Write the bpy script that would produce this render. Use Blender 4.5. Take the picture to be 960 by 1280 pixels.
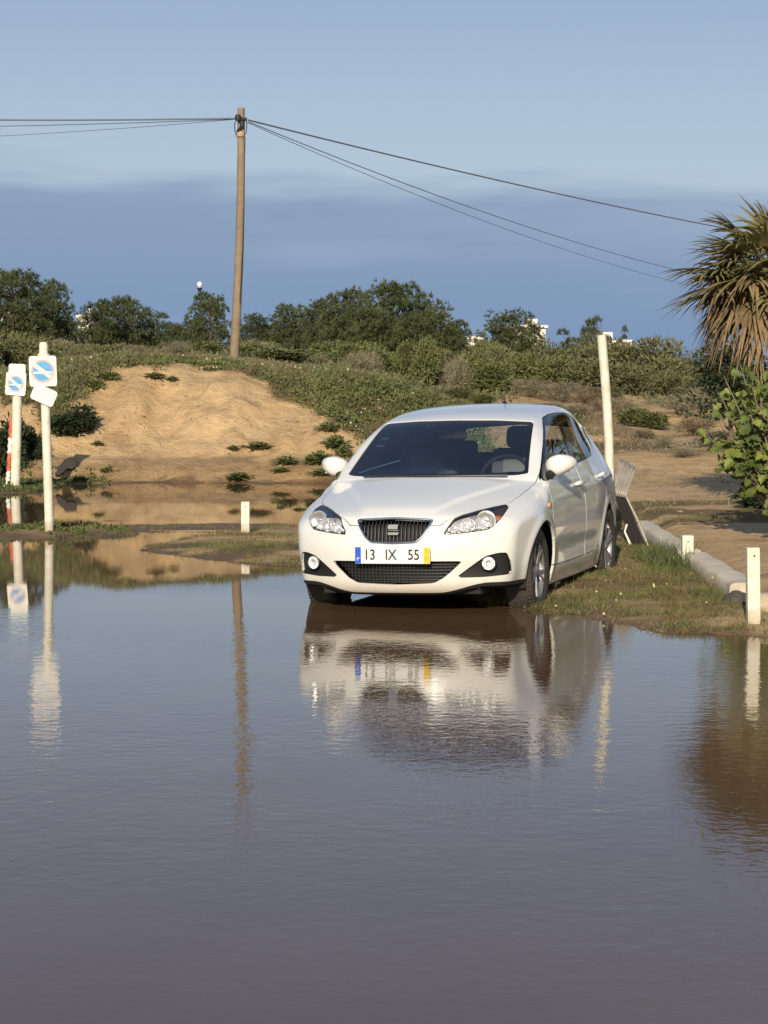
import bpy, bmesh, math, random
import numpy as np
from mathutils import Vector, Matrix
R = math.radians
rnd = random.Random(7)
rng = np.random.default_rng(11)
for o in list(bpy.data.objects): bpy.data.objects.remove(o)
S = bpy.context.scene
C = S.collection
# ---------------------------------------------------------------- camera, sky, sun, exposure
FPX, CAMH, PITCH = 2860.0, 1.532, R(3.216)
cd = bpy.data.cameras.new('camera'); cam = bpy.data.objects.new('camera', cd); C.objects.link(cam)
cd.sensor_fit = 'HORIZONTAL'; cd.sensor_width = 36; cd.lens = FPX/960*36; cd.clip_end = 3000
cam.location = (0, 0, CAMH); cam.rotation_euler = (R(90)-PITCH, 0, 0)
S.camera = cam
SUN_EL, SUN_AZ = R(22), R(8)      # azimuth: degrees left of straight behind the camera
sd = Vector((-math.sin(SUN_AZ)*math.cos(SUN_EL), -math.cos(SUN_AZ)*math.cos(SUN_EL), math.sin(SUN_EL)))
sl = bpy.data.lights.new('sun', 'SUN'); so = bpy.data.objects.new('sun', sl); C.objects.link(so)
sl.energy = 4.3; sl.angle = R(.5); sl.color = (1, .885, .70)
so.rotation_euler = sd.to_track_quat('Z', 'Y').to_euler()
W = bpy.data.worlds.new('World'); S.world = W; W.use_nodes = True
nt = W.node_tree; nt.nodes.clear()
def N(t, **k):
    n = nt.nodes.new(t)
    for a, b in k.items(): setattr(n, a, b)
    return n
L = lambda a, b: nt.links.new(a, b)
out = N('ShaderNodeOutputWorld'); bg = N('ShaderNodeBackground'); bg.inputs['Strength'].default_value = .1
sky = N('ShaderNodeTexSky', sky_type='NISHITA', sun_disc=False); sky.sun_elevation = SUN_EL
sky.sun_rotation = math.pi+SUN_AZ; sky.altitude = 20; sky.air_density = 1; sky.dust_density = .6; sky.ozone_density = 2.0
tc = N('ShaderNodeTexCoord'); sx = N('ShaderNodeSeparateXYZ'); L(tc.outputs['Generated'], sx.inputs[0])
# a thin high veil and a dark blue cloud bank lying along the horizon
mp = N('ShaderNodeMapping'); mp.inputs['Scale'].default_value = (3.0, 3.0, 22); L(tc.outputs['Generated'], mp.inputs[0])
nz = N('ShaderNodeTexNoise'); nz.inputs['Scale'].default_value = 2.2; nz.inputs['Detail'].default_value = 7; nz.inputs['Roughness'].default_value = .55
L(mp.outputs[0], nz.inputs[0])
def math_(op, a, b=None, c=None):
    m = N('ShaderNodeMath', operation=op)
    for i, v in enumerate((a, b, c)):
        if v is None: continue
        if isinstance(v, (int, float)): m.inputs[i].default_value = v
        else: L(v, m.inputs[i])
    return m.outputs[0]
def ramp(x, a, b, smooth=True):
    m = N('ShaderNodeMapRange'); m.interpolation_type = 'SMOOTHSTEP' if smooth else 'LINEAR'
    m.inputs['From Min'].default_value = a; m.inputs['From Max'].default_value = b
    L(x, m.inputs['Value']); return m.outputs[0]
def mixc(f, a, b):
    m = N('ShaderNodeMix', data_type='RGBA')
    if isinstance(f, (int, float)): m.inputs[0].default_value = f
    else: L(f, m.inputs[0])
    for k, v in ((6, a), (7, b)):
        if isinstance(v, tuple): m.inputs[k].default_value = (*v, 1)
        else: L(v, m.inputs[k])
    return m.outputs[2]
z = sx.outputs['Z']
zz = math_('ADD', z, math_('MULTIPLY', math_('SUBTRACT', nz.outputs['Fac'], .5), .042))
zz = math_('ADD', zz, math_('MULTIPLY', sx.outputs['X'], .030))
# veil colour (pale) over the clear sky, strongest just above the bank
veil = mixc(ramp(z, .25, .085), (1.95, 2.75, 4.55), (3.7, 4.6, 5.8))
clear = mixc(.80, sky.outputs[0], veil)
soft = ramp(zz, .098, .080)
bank = mixc(ramp(z, .085, .0), (2.15, 3.00, 4.45), (1.60, 2.60, 4.45))
wisp = math_('MULTIPLY', ramp(nz.outputs['Fac'], .45, .75), .45)
bank = mixc(wisp, bank, (2.9, 3.8, 5.2))
patch_ = math_('MULTIPLY', math_('MULTIPLY', ramp(sx.outputs['X'], .02, .16), ramp(math_('ABSOLUTE', math_('SUBTRACT', z, .072)), .028, .0)), .55)
bank = mixc(patch_, bank, (3.3, 4.15, 5.5))
col = mixc(math_('MULTIPLY', soft, .9), clear, bank)
# the sky behind the camera stays the plain sky
back = ramp(sx.outputs['Y'], -.3, .25)
plain = mixc(.75, (0,0,0), sky.outputs[0])
col = mixc(back, plain, col)
L(col, bg.inputs['Color']); L(bg.outputs[0], out.inputs[0])
S.view_settings.view_transform = 'Standard'; S.view_settings.look = 'None'
S.view_settings.exposure = 0.12; S.view_settings.gamma = 1; S.view_settings.use_curve_mapping = False
S.render.engine = 'CYCLES'
S.cycles.max_bounces = 8; S.cycles.transparent_max_bounces = 16
# ---------------------------------------------------------------- helpers
_c, _s = math.cos(PITCH), math.sin(PITCH)
def at(px, py, Y):
    """the point at distance Y seen at photo pixel px, py (used to read sizes off the photograph)"""
    dx, dz = (px-480)/FPX, -(py-640)/FPX
    vx, vy, vz = dx, _c+dz*_s, -_s+dz*_c
    t = Y/vy; return (vx*t, Y, CAMH+vz*t)
def gd(px, py, z=0.0):
    dx, dz = (px-480)/FPX, -(py-640)/FPX
    vx, vy, vz = dx, _c+dz*_s, -_s+dz*_c
    t = (z-CAMH)/vz; return (vx*t, vy*t)
def link(o): C.objects.link(o); return o
def tag(o, label=None, cat=None, group=None, kind=None):
    if label: o['label'] = label
    if cat: o['category'] = cat
    if group: o['group'] = group
    if kind: o['kind'] = kind
    return o
def empty(name, loc=(0,0,0), rz=0):
    o = bpy.data.objects.new(name, None); o.location = loc; o.rotation_euler = (0,0,rz); o.empty_display_size = .1; return link(o)
def mesh_obj(name, V, Fc, m=None, parent=None, smooth=False, normals=None, mats=None, fm=None):
    me = bpy.data.meshes.new(name)
    me.from_pydata([tuple(map(float, v)) for v in V], [], [tuple(map(int, f)) for f in Fc])
    for x in (mats or ([m] if m else [])): me.materials.append(x)
    if fm is not None: me.polygons.foreach_set('material_index', np.asarray(fm, dtype=np.int32))
    if smooth or normals is not None: me.shade_smooth()
    me.update()
    if normals is not None: me.normals_split_custom_set_from_vertices([tuple(n) for n in normals])
    o = link(bpy.data.objects.new(name, me))
    if parent: o.parent = parent
    return o
def fast_mesh(name, V, Fc, m, parent=None, smooth=False):
    """V (n,3), Fc (m,k) numpy"""
    V = np.asarray(V, np.float32); Fc = np.asarray(Fc, np.int32); k = Fc.shape[1]
    me = bpy.data.meshes.new(name); me.vertices.add(len(V)); me.vertices.foreach_set('co', V.ravel())
    me.loops.add(Fc.size); me.loops.foreach_set('vertex_index', Fc.ravel())
    me.polygons.add(len(Fc)); me.polygons.foreach_set('loop_start', np.arange(0, Fc.size, k, dtype=np.int32))
    me.polygons.foreach_set('loop_total', np.full(len(Fc), k, np.int32))
    for x in (m if isinstance(m, (list, tuple)) else [m]): me.materials.append(x)
    me.update(calc_edges=True); me.validate()
    if smooth: me.shade_smooth()
    o = link(bpy.data.objects.new(name, me))
    if parent: o.parent = parent
    return o
class MB:
    """collects simple solids into one mesh"""
    def __init__(s): s.v = []; s.f = []
    def add(s, V, Fc):
        b = len(s.v); s.v += [tuple(v) for v in V]; s.f += [tuple(i+b for i in f) for f in Fc]; return s
    def box(s, c, d, rot=None, bev=0.0):
        x, y, z = (q/2 for q in d); b = min(bev, x*.9, y*.9, z*.9)
        if b <= 0:
            V = [Vector((i*x, j*y, k*z)) for i in (-1,1) for j in (-1,1) for k in (-1,1)]
            Fc = [(0,1,3,2),(4,6,7,5),(0,4,5,1),(2,3,7,6),(0,2,6,4),(1,5,7,3)]
        else:
            bm = bmesh.new(); bmesh.ops.create_cube(bm, size=1)
            for v in bm.verts: v.co = Vector((v.co.x*2*x, v.co.y*2*y, v.co.z*2*z))
            bmesh.ops.bevel(bm, geom=bm.edges[:]+bm.verts[:], offset=b, segments=2, affect='EDGES', profile=.5)
            bm.verts.index_update(); V = [v.co.copy() for v in bm.verts]; Fc = [tuple(v.index for v in f.verts) for f in bm.faces]; bm.free()
        M_ = rot if rot is not None else Matrix.Identity(3)
        return s.add([tuple(M_ @ v+Vector(c)) for v in V], Fc)
    def tube(s, pts, r, n=8, cap=True):
        pts = [Vector(p) for p in pts]; rr = r if hasattr(r, '__len__') else [r]*len(pts)
        V = []; up = Vector((0,0,1))
        t0 = (pts[1]-pts[0]).normalized()
        a = t0.orthogonal().normalized()
        for i, p in enumerate(pts):
            t = (pts[min(i+1, len(pts)-1)]-pts[max(i-1, 0)]).normalized()
            a = (a-t*a.dot(t)).normalized(); b = t.cross(a)
            for k in range(n):
                w = 2*math.pi*k/n; V.append(p+(a*math.cos(w)+b*math.sin(w))*rr[i])
        Fc = [(i*n+k, i*n+(k+1)%n, (i+1)*n+(k+1)%n, (i+1)*n+k) for i in range(len(pts)-1) for k in range(n)]
        if cap: Fc += [tuple(range(n-1,-1,-1)), tuple((len(pts)-1)*n+k for k in range(n))]
        return s.add(V, Fc)
    def lathe(s, prof, n=32, M_=None, close=False):
        """profile (r, h) about Z, M_ 4x4"""
        V = []; M_ = M_ or Matrix.Identity(4)
        for r, h in prof:
            for k in range(n):
                w = 2*math.pi*k/n; V.append(M_ @ Vector((r*math.cos(w), r*math.sin(w), h)))
        m = len(prof); Fc = [(i*n+k, i*n+(k+1)%n, (i+1)*n+(k+1)%n, (i+1)*n+k) for i in range(m-1) for k in range(n)]
        if close: Fc += [((m-1)*n+k, (m-1)*n+(k+1)%n, (k+1)%n, k) for k in range(n)]
        return s.add(V, Fc)
    def prism(s, poly, h0, h1, M_=None):
        M_ = M_ or Matrix.Identity(4); n = len(poly)
        V = [M_ @ Vector((x, y, h)) for h in (h0, h1) for x, y in poly]
        Fc = [(k, (k+1)%n, n+(k+1)%n, n+k) for k in range(n)]+[tuple(range(n-1,-1,-1)), tuple(range(n, 2*n))]
        return s.add(V, Fc)
    def build(s, name, m, parent=None, smooth=False, bevel=0, angle=35):
        o = mesh_obj(name, s.v, s.f, m, parent)
        me = o.data; bm = bmesh.new(); bm.from_mesh(me); bmesh.ops.recalc_face_normals(bm, faces=bm.faces); bm.to_mesh(me); bm.free()
        if smooth:
            me.shade_smooth()
            try: me.set_sharp_from_angle(angle=R(angle))
            except Exception: pass
        if bevel:
            b = o.modifiers.new('bevel', 'BEVEL'); b.width = bevel; b.segments = 2; b.limit_method = 'ANGLE'
        return o
def mat(name, col=(.5,.5,.5), rough=.6, metal=0, var=0, vscale=8, bump=0, bscale=40, spec=.5, col2=None, coat=0, emis=None, trans=0, sss=0, coord='Object', backf=None):
    m = bpy.data.materials.new(name); m.use_nodes = True; t = m.node_tree; b = t.nodes['Principled BSDF']
    b.inputs['Base Color'].default_value = (*col, 1); b.inputs['Roughness'].default_value = rough; b.inputs['Metallic'].default_value = metal
    b.inputs['Specular IOR Level'].default_value = spec; b.inputs['Coat Weight'].default_value = coat; b.inputs['Coat Roughness'].default_value = .04
    b.inputs['Transmission Weight'].default_value = trans
    co = t.nodes.new('ShaderNodeTexCoord')
    if var or col2:
        n = t.nodes.new('ShaderNodeTexNoise'); n.inputs['Scale'].default_value = vscale; n.inputs['Detail'].default_value = 6; n.inputs['Roughness'].default_value = .6
        t.links.new(co.outputs[coord], n.inputs[0])
        mx = t.nodes.new('ShaderNodeMix'); mx.data_type = 'RGBA'
        mr = t.nodes.new('ShaderNodeMapRange'); mr.inputs['From Min'].default_value = .32; mr.inputs['From Max'].default_value = .68
        t.links.new(n.outputs['Fac'], mr.inputs[0]); t.links.new(mr.outputs[0], mx.inputs[0])
        c2 = col2 or tuple(c*(1-var) for c in col)
        mx.inputs[6].default_value = (*col, 1); mx.inputs[7].default_value = (*c2, 1)
        t.links.new(mx.outputs[2], b.inputs['Base Color'])
    if bump:
        n2 = t.nodes.new('ShaderNodeTexNoise'); n2.inputs['Scale'].default_value = bscale; n2.inputs['Detail'].default_value = 5
        t.links.new(co.outputs[coord], n2.inputs[0]); bp = t.nodes.new('ShaderNodeBump'); bp.inputs['Strength'].default_value = bump; bp.inputs['Distance'].default_value = .02
        t.links.new(n2.outputs['Fac'], bp.inputs['Height']); t.links.new(bp.outputs[0], b.inputs['Normal'])
    return m
def glass_mat(name, tint=(.6,.65,.62), rough=.0, extra=.0, f0=1.5):
    m = bpy.data.materials.new(name); m.use_nodes = True; t = m.node_tree; t.nodes.clear()
    o = t.nodes.new('ShaderNodeOutputMaterial'); mx = t.nodes.new('ShaderNodeMixShader'); tr = t.nodes.new('ShaderNodeBsdfTransparent'); gl = t.nodes.new('ShaderNodeBsdfGlossy')
    fr = t.nodes.new('ShaderNodeFresnel'); fr.inputs['IOR'].default_value = f0
    tr.inputs[0].default_value = (*tint, 1); gl.inputs[0].default_value = (1,1,1,1); gl.inputs['Roughness'].default_value = rough
    a = t.nodes.new('ShaderNodeMath'); a.operation = 'MULTIPLY_ADD'; a.inputs[1].default_value = 1; a.inputs[2].default_value = extra; a.use_clamp = True
    t.links.new(fr.outputs[0], a.inputs[0])
    t.links.new(a.outputs[0], mx.inputs[0]); t.links.new(tr.outputs[0], mx.inputs[1]); t.links.new(gl.outputs[0], mx.inputs[2]); t.links.new(mx.outputs[0], o.inputs[0])
    return m
import numpy as np
# ---------------------------------------------------------------- car body shape (x forward, y left, z up, metres)
def catmull(pts, n=8):
    P = np.array(pts, float); N = len(P); out = []
    for i in range(N - 1):
        p0 = P[max(i-1, 0)]; p1 = P[i]; p2 = P[i+1]; p3 = P[min(i+2, N-1)]
        for k in range(n):
            t = k / n
            out.append(.5*((2*p1)+(-p0+p2)*t+(2*p0-5*p1+4*p2-p3)*t*t+(-p0+3*p1-3*p2+p3)*t**3))
    out.append(P[-1]); return np.array(out)
def poly_sdf(poly, X, Z):
    """signed distance to a closed polygon, negative inside"""
    X = np.asarray(X, float); Z = np.asarray(Z, float)
    d2 = np.full(X.shape, 1e9); ins = np.zeros(X.shape, bool); n = len(poly)
    for i in range(n):
        ax, az = poly[i]; bx, bz = poly[(i+1) % n]
        ex, ez = bx-ax, bz-az; L = ex*ex+ez*ez
        if L < 1e-12: continue
        wx, wz = X-ax, Z-az
        t = np.clip((wx*ex+wz*ez)/L, 0, 1)
        d2 = np.minimum(d2, (wx-ex*t)**2+(wz-ez*t)**2)
        c = ((az > Z) != (bz > Z))
        with np.errstate(divide='ignore', invalid='ignore'):
            xi = ex*(Z-az)/(ez if abs(ez) > 1e-12 else 1e-12)+ax
        ins ^= c & (X < xi)
    d = np.sqrt(d2); return np.where(ins, -d, d)
PROF = [(.55,.15),(.72,.175),(.79,.205),(.822,.26),(.822,.34),(.835,.42),(.845,.50),(.84,.58),(.822,.65),(.785,.702),(.72,.738),(.6,.778),(.45,.818),(.3,.853),(.15,.886),(.05,.908),(-.07,.938),(-.115,.965),(-.27,1.049),(-.42,1.130),(-.57,1.210),(-.72,1.286),(-.82,1.328),(-.95,1.364),(-1.1,1.390),(-1.3,1.414),(-1.6,1.434),(-1.8,1.444),(-2.0,1.446),(-2.25,1.434),(-2.5,1.406),(-2.75,1.362),(-2.9,1.318),(-2.96,1.28),(-3.03,1.13),(-3.09,1.0),(-3.15,.87),(-3.2,.7),(-3.225,.55),(-3.22,.4),(-3.18,.25),(-3.05,.16)]
_pp = catmull(PROF, 6); _pp = np.vstack([_pp, [(-1.2, .13)]])
GX0, GZ0, GS = -3.7, -.1, .008
_gx = np.arange(GX0, 1.4, GS); _gz = np.arange(GZ0, 1.8, GS)
_G = poly_sdf(_pp, *np.meshgrid(_gx, _gz, indexing='ij'))
def prof_d(x, z):
    u = np.clip((x-GX0)/GS, 0, len(_gx)-1.001); v = np.clip((z-GZ0)/GS, 0, len(_gz)-1.001)
    i = u.astype(int); j = v.astype(int); a = u-i; b = v-j
    return (_G[i,j]*(1-a)+_G[i+1,j]*a)*(1-b)+(_G[i,j+1]*(1-a)+_G[i+1,j+1]*a)*b
def sst(a, b, x):
    t = np.clip((x-a)/(b-a), 0, 1); return t*t*(3-2*t)
_bz = catmull([(.1,.775),(.17,.79),(.25,.803),(.33,.818),(.45,.832),(.58,.843),(.7,.845),(.8,.832),(.88,.808),(.93,.785),(.99,.762),(1.1,.727),(1.2,.69),(1.3,.648),(1.38,.607),(1.46,.555),(1.6,.45)], 6)
_ax = np.array([(-3.4,-.22),(-3.0,-.20),(-2.6,-.13),(-2.1,-.02),(-1.6,0),(-1.3,.06),(-1.0,.13),(-.6,.19),(-.2,.22),(.2,.25),(.5,.335),(1.2,.36)])
def halfwidth(x, z):
    w = np.interp(z, _bz[:,0], _bz[:,1])
    g = 1-.125*sst(.05, .85, x)-.10*sst(-1.7, -3.25, x)
    up = sst(.9, 1.3, z)
    g = g-.135*sst(-1.7, -3.1, x)*up-.02*sst(-1.4,-.3,x)*up
    w = w*g
    for cx in (0., -2.469):
        r = np.sqrt((x-cx)**2+(z-.30)**2)
        w = w+.014*np.exp(-((r-.355)/.045)**2)*sst(.12,.3,z)
    # the lower door panel is drawn in a little above the sill
    w = w-.016*np.exp(-((z-.40)/.07)**2)*sst(-.35,-.6,x)*sst(-2.15,-1.8,x)
    w = w+.008*np.exp(-((z-.27)/.04)**2)*sst(-.35,-.6,x)*sst(-2.15,-1.8,x)
    # belt line crease
    w = w+.006*sst(.03,.0,np.abs(z-(.80-.035*(x+1.2))))*sst(-.1,-.5,x)*sst(-3.1,-2.6,x)
    return w
def F(x, y, z):
    a = np.abs(y); q = (a/.84)**2.4
    xw = x+np.interp(x, _ax[:,0], _ax[:,1])*q
    hoodz = sst(-.22,-.05,x)
    crease = .62-.36*sst(-.3,.8,x)
    zc = z+sst(.55,.8,z)*(.045+.02*sst(1.1,1.3,z)-.0*hoodz)*(a/.8)**2 - hoodz*sst(.72,.78,z)*.012*sst(crease+.03,crease-.03,a)+.0
    dp = prof_d(xw, zc)
    dl = (a-halfwidth(x, z))*.95
    k = .05+.07*hoodz*sst(.6,.75,z)+.05*sst(1.15,1.3,z)+.05*sst(.5,.3,x)*0
    h = np.clip(.5+.5*(dp-dl)/k, 0, 1)
    return dl*(1-h)+dp*h+k*h*(1-h)
def grad(P, e=.012):
    g = np.empty_like(P)
    for i in range(3):
        d = np.zeros(3); d[i] = e
        g[:,i] = F(*(P+d).T)-F(*(P-d).T)
    return g/np.linalg.norm(g, axis=1)[:,None]
# ---------------------------------------------------------------- noise and plan shapes
_perm = rng.permutation(4096)
_val = rng.random(4096)
def vnoise(x, y):
    xi = np.floor(x).astype(int); yi = np.floor(y).astype(int); fx = x-xi; fy = y-yi
    fx = fx*fx*(3-2*fx); fy = fy*fy*(3-2*fy)
    h = lambda a, b: _val[_perm[(a+_perm[b & 4095]) & 4095]]
    return (h(xi,yi)*(1-fx)+h(xi+1,yi)*fx)*(1-fy)+(h(xi,yi+1)*(1-fx)+h(xi+1,yi+1)*fx)*fy
def fbm(x, y, oct=5, g=.5):
    s = 0; a = 1; t = 0
    for i in range(oct):
        s = s+a*vnoise(x*2**i+17.3*i, y*2**i+5.1*i); t += a; a *= g
    return s/t-.5
def plan(pts, z=0): return [gd(px, py, z) for px, py in pts]
# dry land on the right, reaching under the car, with the little spit on the left of it
LAND = plan([(176,688),(205,694),(240,698),(300,704),(380,707),(450,712),(520,728),(590,752),(640,764),(700,769),(760,782),(800,790),(860,795),(930,796),(1000,800),(1200,812)]) \
     + [(9,12.5),(60,12),(60,300),(-60,300),(-60,40),(-30,35.8)] \
     + plan([(-100,602),(0,603),(60,606),(130,604),(250,603),(330,605),(390,603),(420,604)]) + plan([(440,625),(430,655),(400,654),(350,657),(300,664),(250,672),(205,681)])
STRIP = plan([(-60,664),(20,660),(60,656),(105,656),(150,662),(165,669),(120,673),(60,675),(0,674),(-60,676)])
FOOT2 = plan([(-40,606),(10,602),(50,602),(75,608),(40,616),(0,617),(-60,616)])
def land_sd(x, y):
    d = poly_sdf(LAND, x, y)
    for P in (STRIP, FOOT2): d = np.minimum(d, poly_sdf(P, x, y))
    return d
KERB = [gd(795,652,.05), gd(826,674,.05), gd(868,704,.05), gd(905,728,.05), gd(940,752,.05), gd(985,782,.05)]
def height(x, y):
    x = np.asarray(x, float); y = np.asarray(y, float)
    n1 = fbm(x*.9, y*.9, 5); n2 = fbm(x*4+9, y*4, 4); n3 = fbm(x*.12+3, y*.12, 3)
    d = -land_sd(x, y)+n1*.55+n2*.16                          # + inside the land
    zl = np.where(d > 0, .008+.055*(1-np.exp(-np.clip(d, 0, 9)*1.6)), np.maximum(d*.25, -.22))
    # a bare mud flat just breaking the surface behind the spit
    mud = np.exp(-((x+2.2)/2.6)**2)*np.exp(-((y-24.6)/1.7)**2)
    zl = np.where(d < 0, np.maximum(zl, -.03+mud*.034+n1*.03+fbm(x*1.2, y*5, 4)*.03), zl)
    near = sst(36.5, 30, y)
    z = zl+np.where(d > 0, n2*.03+n1*.03, 0)*np.clip(d*2, 0, 1)
    # right-hand ground: rises gently beyond the verge
    kx = np.interp(y, [p[1] for p in KERB[::-1]], [p[0] for p in KERB[::-1]])
    side = sst(.05, .25, x-kx)*sst(12, 14, y)
    z = z+side*.07*sst(27, 24, y)
    wr = sst(-.6, 3.0, x+(y-36)*.05)                            # 0 = dune side, 1 = gentle side
    slope_r = np.interp(y, [20, 24, 30, 38, 46, 58, 80, 110, 300], [0, .05, .22, .62, 1.05, 1.35, 1.75, 1.7, 1.2])
    slope_r = slope_r+(fbm(x*.45, y*.45, 4)*.5)*sst(26, 40, y)
    # dune: low cut step of wet sand, then the slumped face, then the planted top
    toe = 35.45+.5*fbm(x*.5, x*0+2.2, 3)+.35*fbm(x*2.2, x*0, 3)
    crest = np.interp(x, [-30,-8,-6.6,-5.9,-5.1,-4.2,-3.4,-2.6,-2.0,-1.2,-.6,.6,2], [1.7,1.72,1.66,1.9,1.98,1.98,1.93,1.88,1.8,1.75,1.7,1.6,1.5])
    t = y-toe
    face = np.interp(t, [0,.05,.35,.8,1.3,2.1,3.0,3.7,4.3,5.5,9.0,14,40,75,260], [0,.12,.27,.34,.60,1.10,1.55,1.78,1.86,1.90,1.95,2.0,2.25,2.45,1.5])/1.97*crest
    rough = (fbm(x*1.1+4, y*1.1, 5)*.26+fbm(x*3.2, y*2.2+7, 4)*.14)*sst(.3, 1.4, t)*sst(7, 4, t)
    gully = -np.abs(fbm(x*.9+20, y*.25, 3))*.55*sst(.6, 1.6, t)*sst(5, 3, t)
    face = face+rough+gully+.25*fbm(x*.25, y*.25, 3)*sst(8, 16, t)
    dz = np.where(t > 0, face, 0)
    far = dz*(1-wr)+slope_r*wr
    return z+far*sst(20, 24, y)+0*near
def hz(x, y): return float(height(np.array([x]), np.array([y]))[0])
def axis(segs):
    a = []
    for lo, hi, st in segs: a += list(np.arange(lo, hi, st))
    return np.array(a+[segs[-1][1]])
gx = axis([(-420,-120,30),(-120,-40,6),(-40,-12,1.0),(-12,-8,.25),(-8,7,.075),(7,12,.25),(12,40,1.0),(40,120,6),(120,420,30)])
gy = axis([(-60,0,10),(0,12,1.5),(12,13.5,.25),(13.5,30,.085),(30,35,.14),(35,43,.07),(43,60,.25),(60,100,.7),(100,200,5),(200,900,50)])
X_, Y_ = np.meshgrid(gx, gy, indexing='ij'); Zg = height(X_, Y_)
nx_, ny_ = X_.shape
V = np.stack([X_, Y_, Zg], -1).reshape(-1, 3)
I = np.arange(nx_*ny_).reshape(nx_, ny_)
Fq = np.stack([I[:-1,:-1], I[1:,:-1], I[1:,1:], I[:-1,1:]], -1).reshape(-1, 4)
# masks: which ground is grown over
xx, yy = V[:,0], V[:,1]
kx = np.interp(yy, [p[1] for p in KERB[::-1]], [p[0] for p in KERB[::-1]])
verge = sst(.25, -.15, xx-kx)*sst(24.5, 22.5, yy)
toe_ = 35.45
ppx = 480+xx/np.maximum(yy, 1)*FPX
SAND = [(-60,575),(-30,500),(40,505),(60,540),(84,522),(104,478),(126,456),(180,453),(235,454),(290,459),(322,470),(350,492),(390,512),(424,534),(455,562),(460,600),(0,612),(-60,612)]
py_ = 479+(CAMH-V[:,2])/np.maximum(yy, 1)*FPX
sandp = poly_sdf(SAND, ppx, py_)   # rough outline of the bare dune face
nn = fbm(xx*1.7, yy*1.7, 5)
bare = (sandp/14 + nn*1.6 < 0)
duneveg = np.where((yy > 35.0) & (xx < 1.6), sst(-.25, .35, sandp/12+nn*3.2), 0)
rightveg = sst(-.02, .16, fbm(xx*.5+40, yy*.35, 5)-.03-.10*sst(60,30,yy)) * np.where((xx > 1.0) & (yy > 26), 1, 0)
strip_g = np.where((yy > 22.5) & (yy < 26.5) & (xx > 2.2), sst(-.10, .12, fbm(xx*.8, yy*2.0, 4)), 0)
pad = np.where(yy < 24.5, verge, 0)
veg = np.clip(np.maximum.reduce([pad*sst(-.22, .25, nn+.06), duneveg, rightveg*.9, strip_g*.9, np.where(yy > 75, .8, 0)]), 0, 1)
wet = sst(.045, .005, V[:,2]-.05*nn)*1.0
wet = np.maximum(wet, np.where((yy > 34) & (yy < 38) & (xx < 1.5), sst(.46, .26, V[:,2]+.22*nn), 0)*.55)
ground = fast_mesh('ground', V, Fq, [], smooth=True)
for nm, a in (('veg', veg), ('wet', wet)):
    at_ = ground.data.attributes.new(nm, 'FLOAT', 'POINT'); at_.data.foreach_set('value', a.astype(np.float32))
gm = bpy.data.materials.new('ground'); gm.use_nodes = True; t = gm.node_tree; b = t.nodes['Principled BSDF']
def tn(t, typ, **k):
    n = t.nodes.new(typ)
    for a, v in k.items(): setattr(n, a, v)
    return n
def noise(t, sc, det=6, rough=.6, vec=None, scale3=None):
    co = tn(t, 'ShaderNodeTexCoord').outputs['Object'] if vec is None else vec
    if scale3:
        m_ = tn(t, 'ShaderNodeMapping'); m_.inputs['Scale'].default_value = scale3; t.links.new(co, m_.inputs[0]); co = m_.outputs[0]
    n = tn(t, 'ShaderNodeTexNoise'); n.inputs['Scale'].default_value = sc; n.inputs['Detail'].default_value = det; n.inputs['Roughness'].default_value = rough
    t.links.new(co, n.inputs[0]); return n.outputs['Fac']
def tmix(t, f, a, b_, mode='MIX'):
    m_ = tn(t, 'ShaderNodeMix', data_type='RGBA', blend_type=mode)
    for k, v in ((0, f), (6, a), (7, b_)):
        if isinstance(v, (int, float)): m_.inputs[k].default_value = v
        elif isinstance(v, tuple): m_.inputs[k].default_value = (*v, 1)
        else: t.links.new(v, m_.inputs[k])
    return m_.outputs[2]
def tramp(t, x, a, b_, lo=0, hi=1):
    m_ = tn(t, 'ShaderNodeMapRange', interpolation_type='SMOOTHSTEP')
    for k, v in (('From Min', a), ('From Max', b_), ('To Min', lo), ('To Max', hi)): m_.inputs[k].default_value = v
    t.links.new(x, m_.inputs['Value']); return m_.outputs[0]
n_big = noise(t, .45); n_mid = noise(t, 3.5); n_fine = noise(t, 28, 8, .7); n_sp = noise(t, 11, 3, .5)
sand = tmix(t, tramp(t, n_big, .35, .65), (.70,.485,.255), (.61,.405,.20))
sand = tmix(t, tramp(t, n_mid, .40, .72, 0, .6), sand, (.42,.275,.145))
sand = tmix(t, tramp(t, n_fine, .54, .74, 0, .55), sand, (.24,.155,.09))
sand = tmix(t, tramp(t, n_sp, .64, .70, 0, .75), sand, (.22,.16,.09))
n_pt = noise(t, 1.1, 9, .72)
sand = tmix(t, tramp(t, n_pt, .53, .64, 0, .62), sand, (.33,.205,.11))
dirt = tmix(t, tramp(t, n_mid, .35, .65), (.24,.135,.065), (.14,.10,.045))
dirt = tmix(t, tramp(t, n_fine, .42, .62), dirt, (.12,.115,.045))
av = tn(t, 'ShaderNodeAttribute', attribute_name='veg').outputs['Fac']; aw = tn(t, 'ShaderNodeAttribute', attribute_name='wet').outputs['Fac']
colr = tmix(t, av, sand, dirt)
wetc = tmix(t, tramp(t, n_mid, .35, .7), (.185,.115,.058), (.13,.08,.042))
colr = tmix(t, tramp(t, aw, .1, .9, 0, .92), colr, wetc)
t.links.new(colr, b.inputs['Base Color'])
rr_ = tramp(t, aw, .3, 1.0, .95, .55); t.links.new(rr_, b.inputs['Roughness'])
b.inputs['Specular IOR Level'].default_value = .3
bp = tn(t, 'ShaderNodeBump'); bp.inputs['Strength'].default_value = 1.0; bp.inputs['Distance'].default_value = .09
ad = tn(t, 'ShaderNodeMath', operation='MULTIPLY_ADD'); ad.inputs[1].default_value = .35
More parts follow.
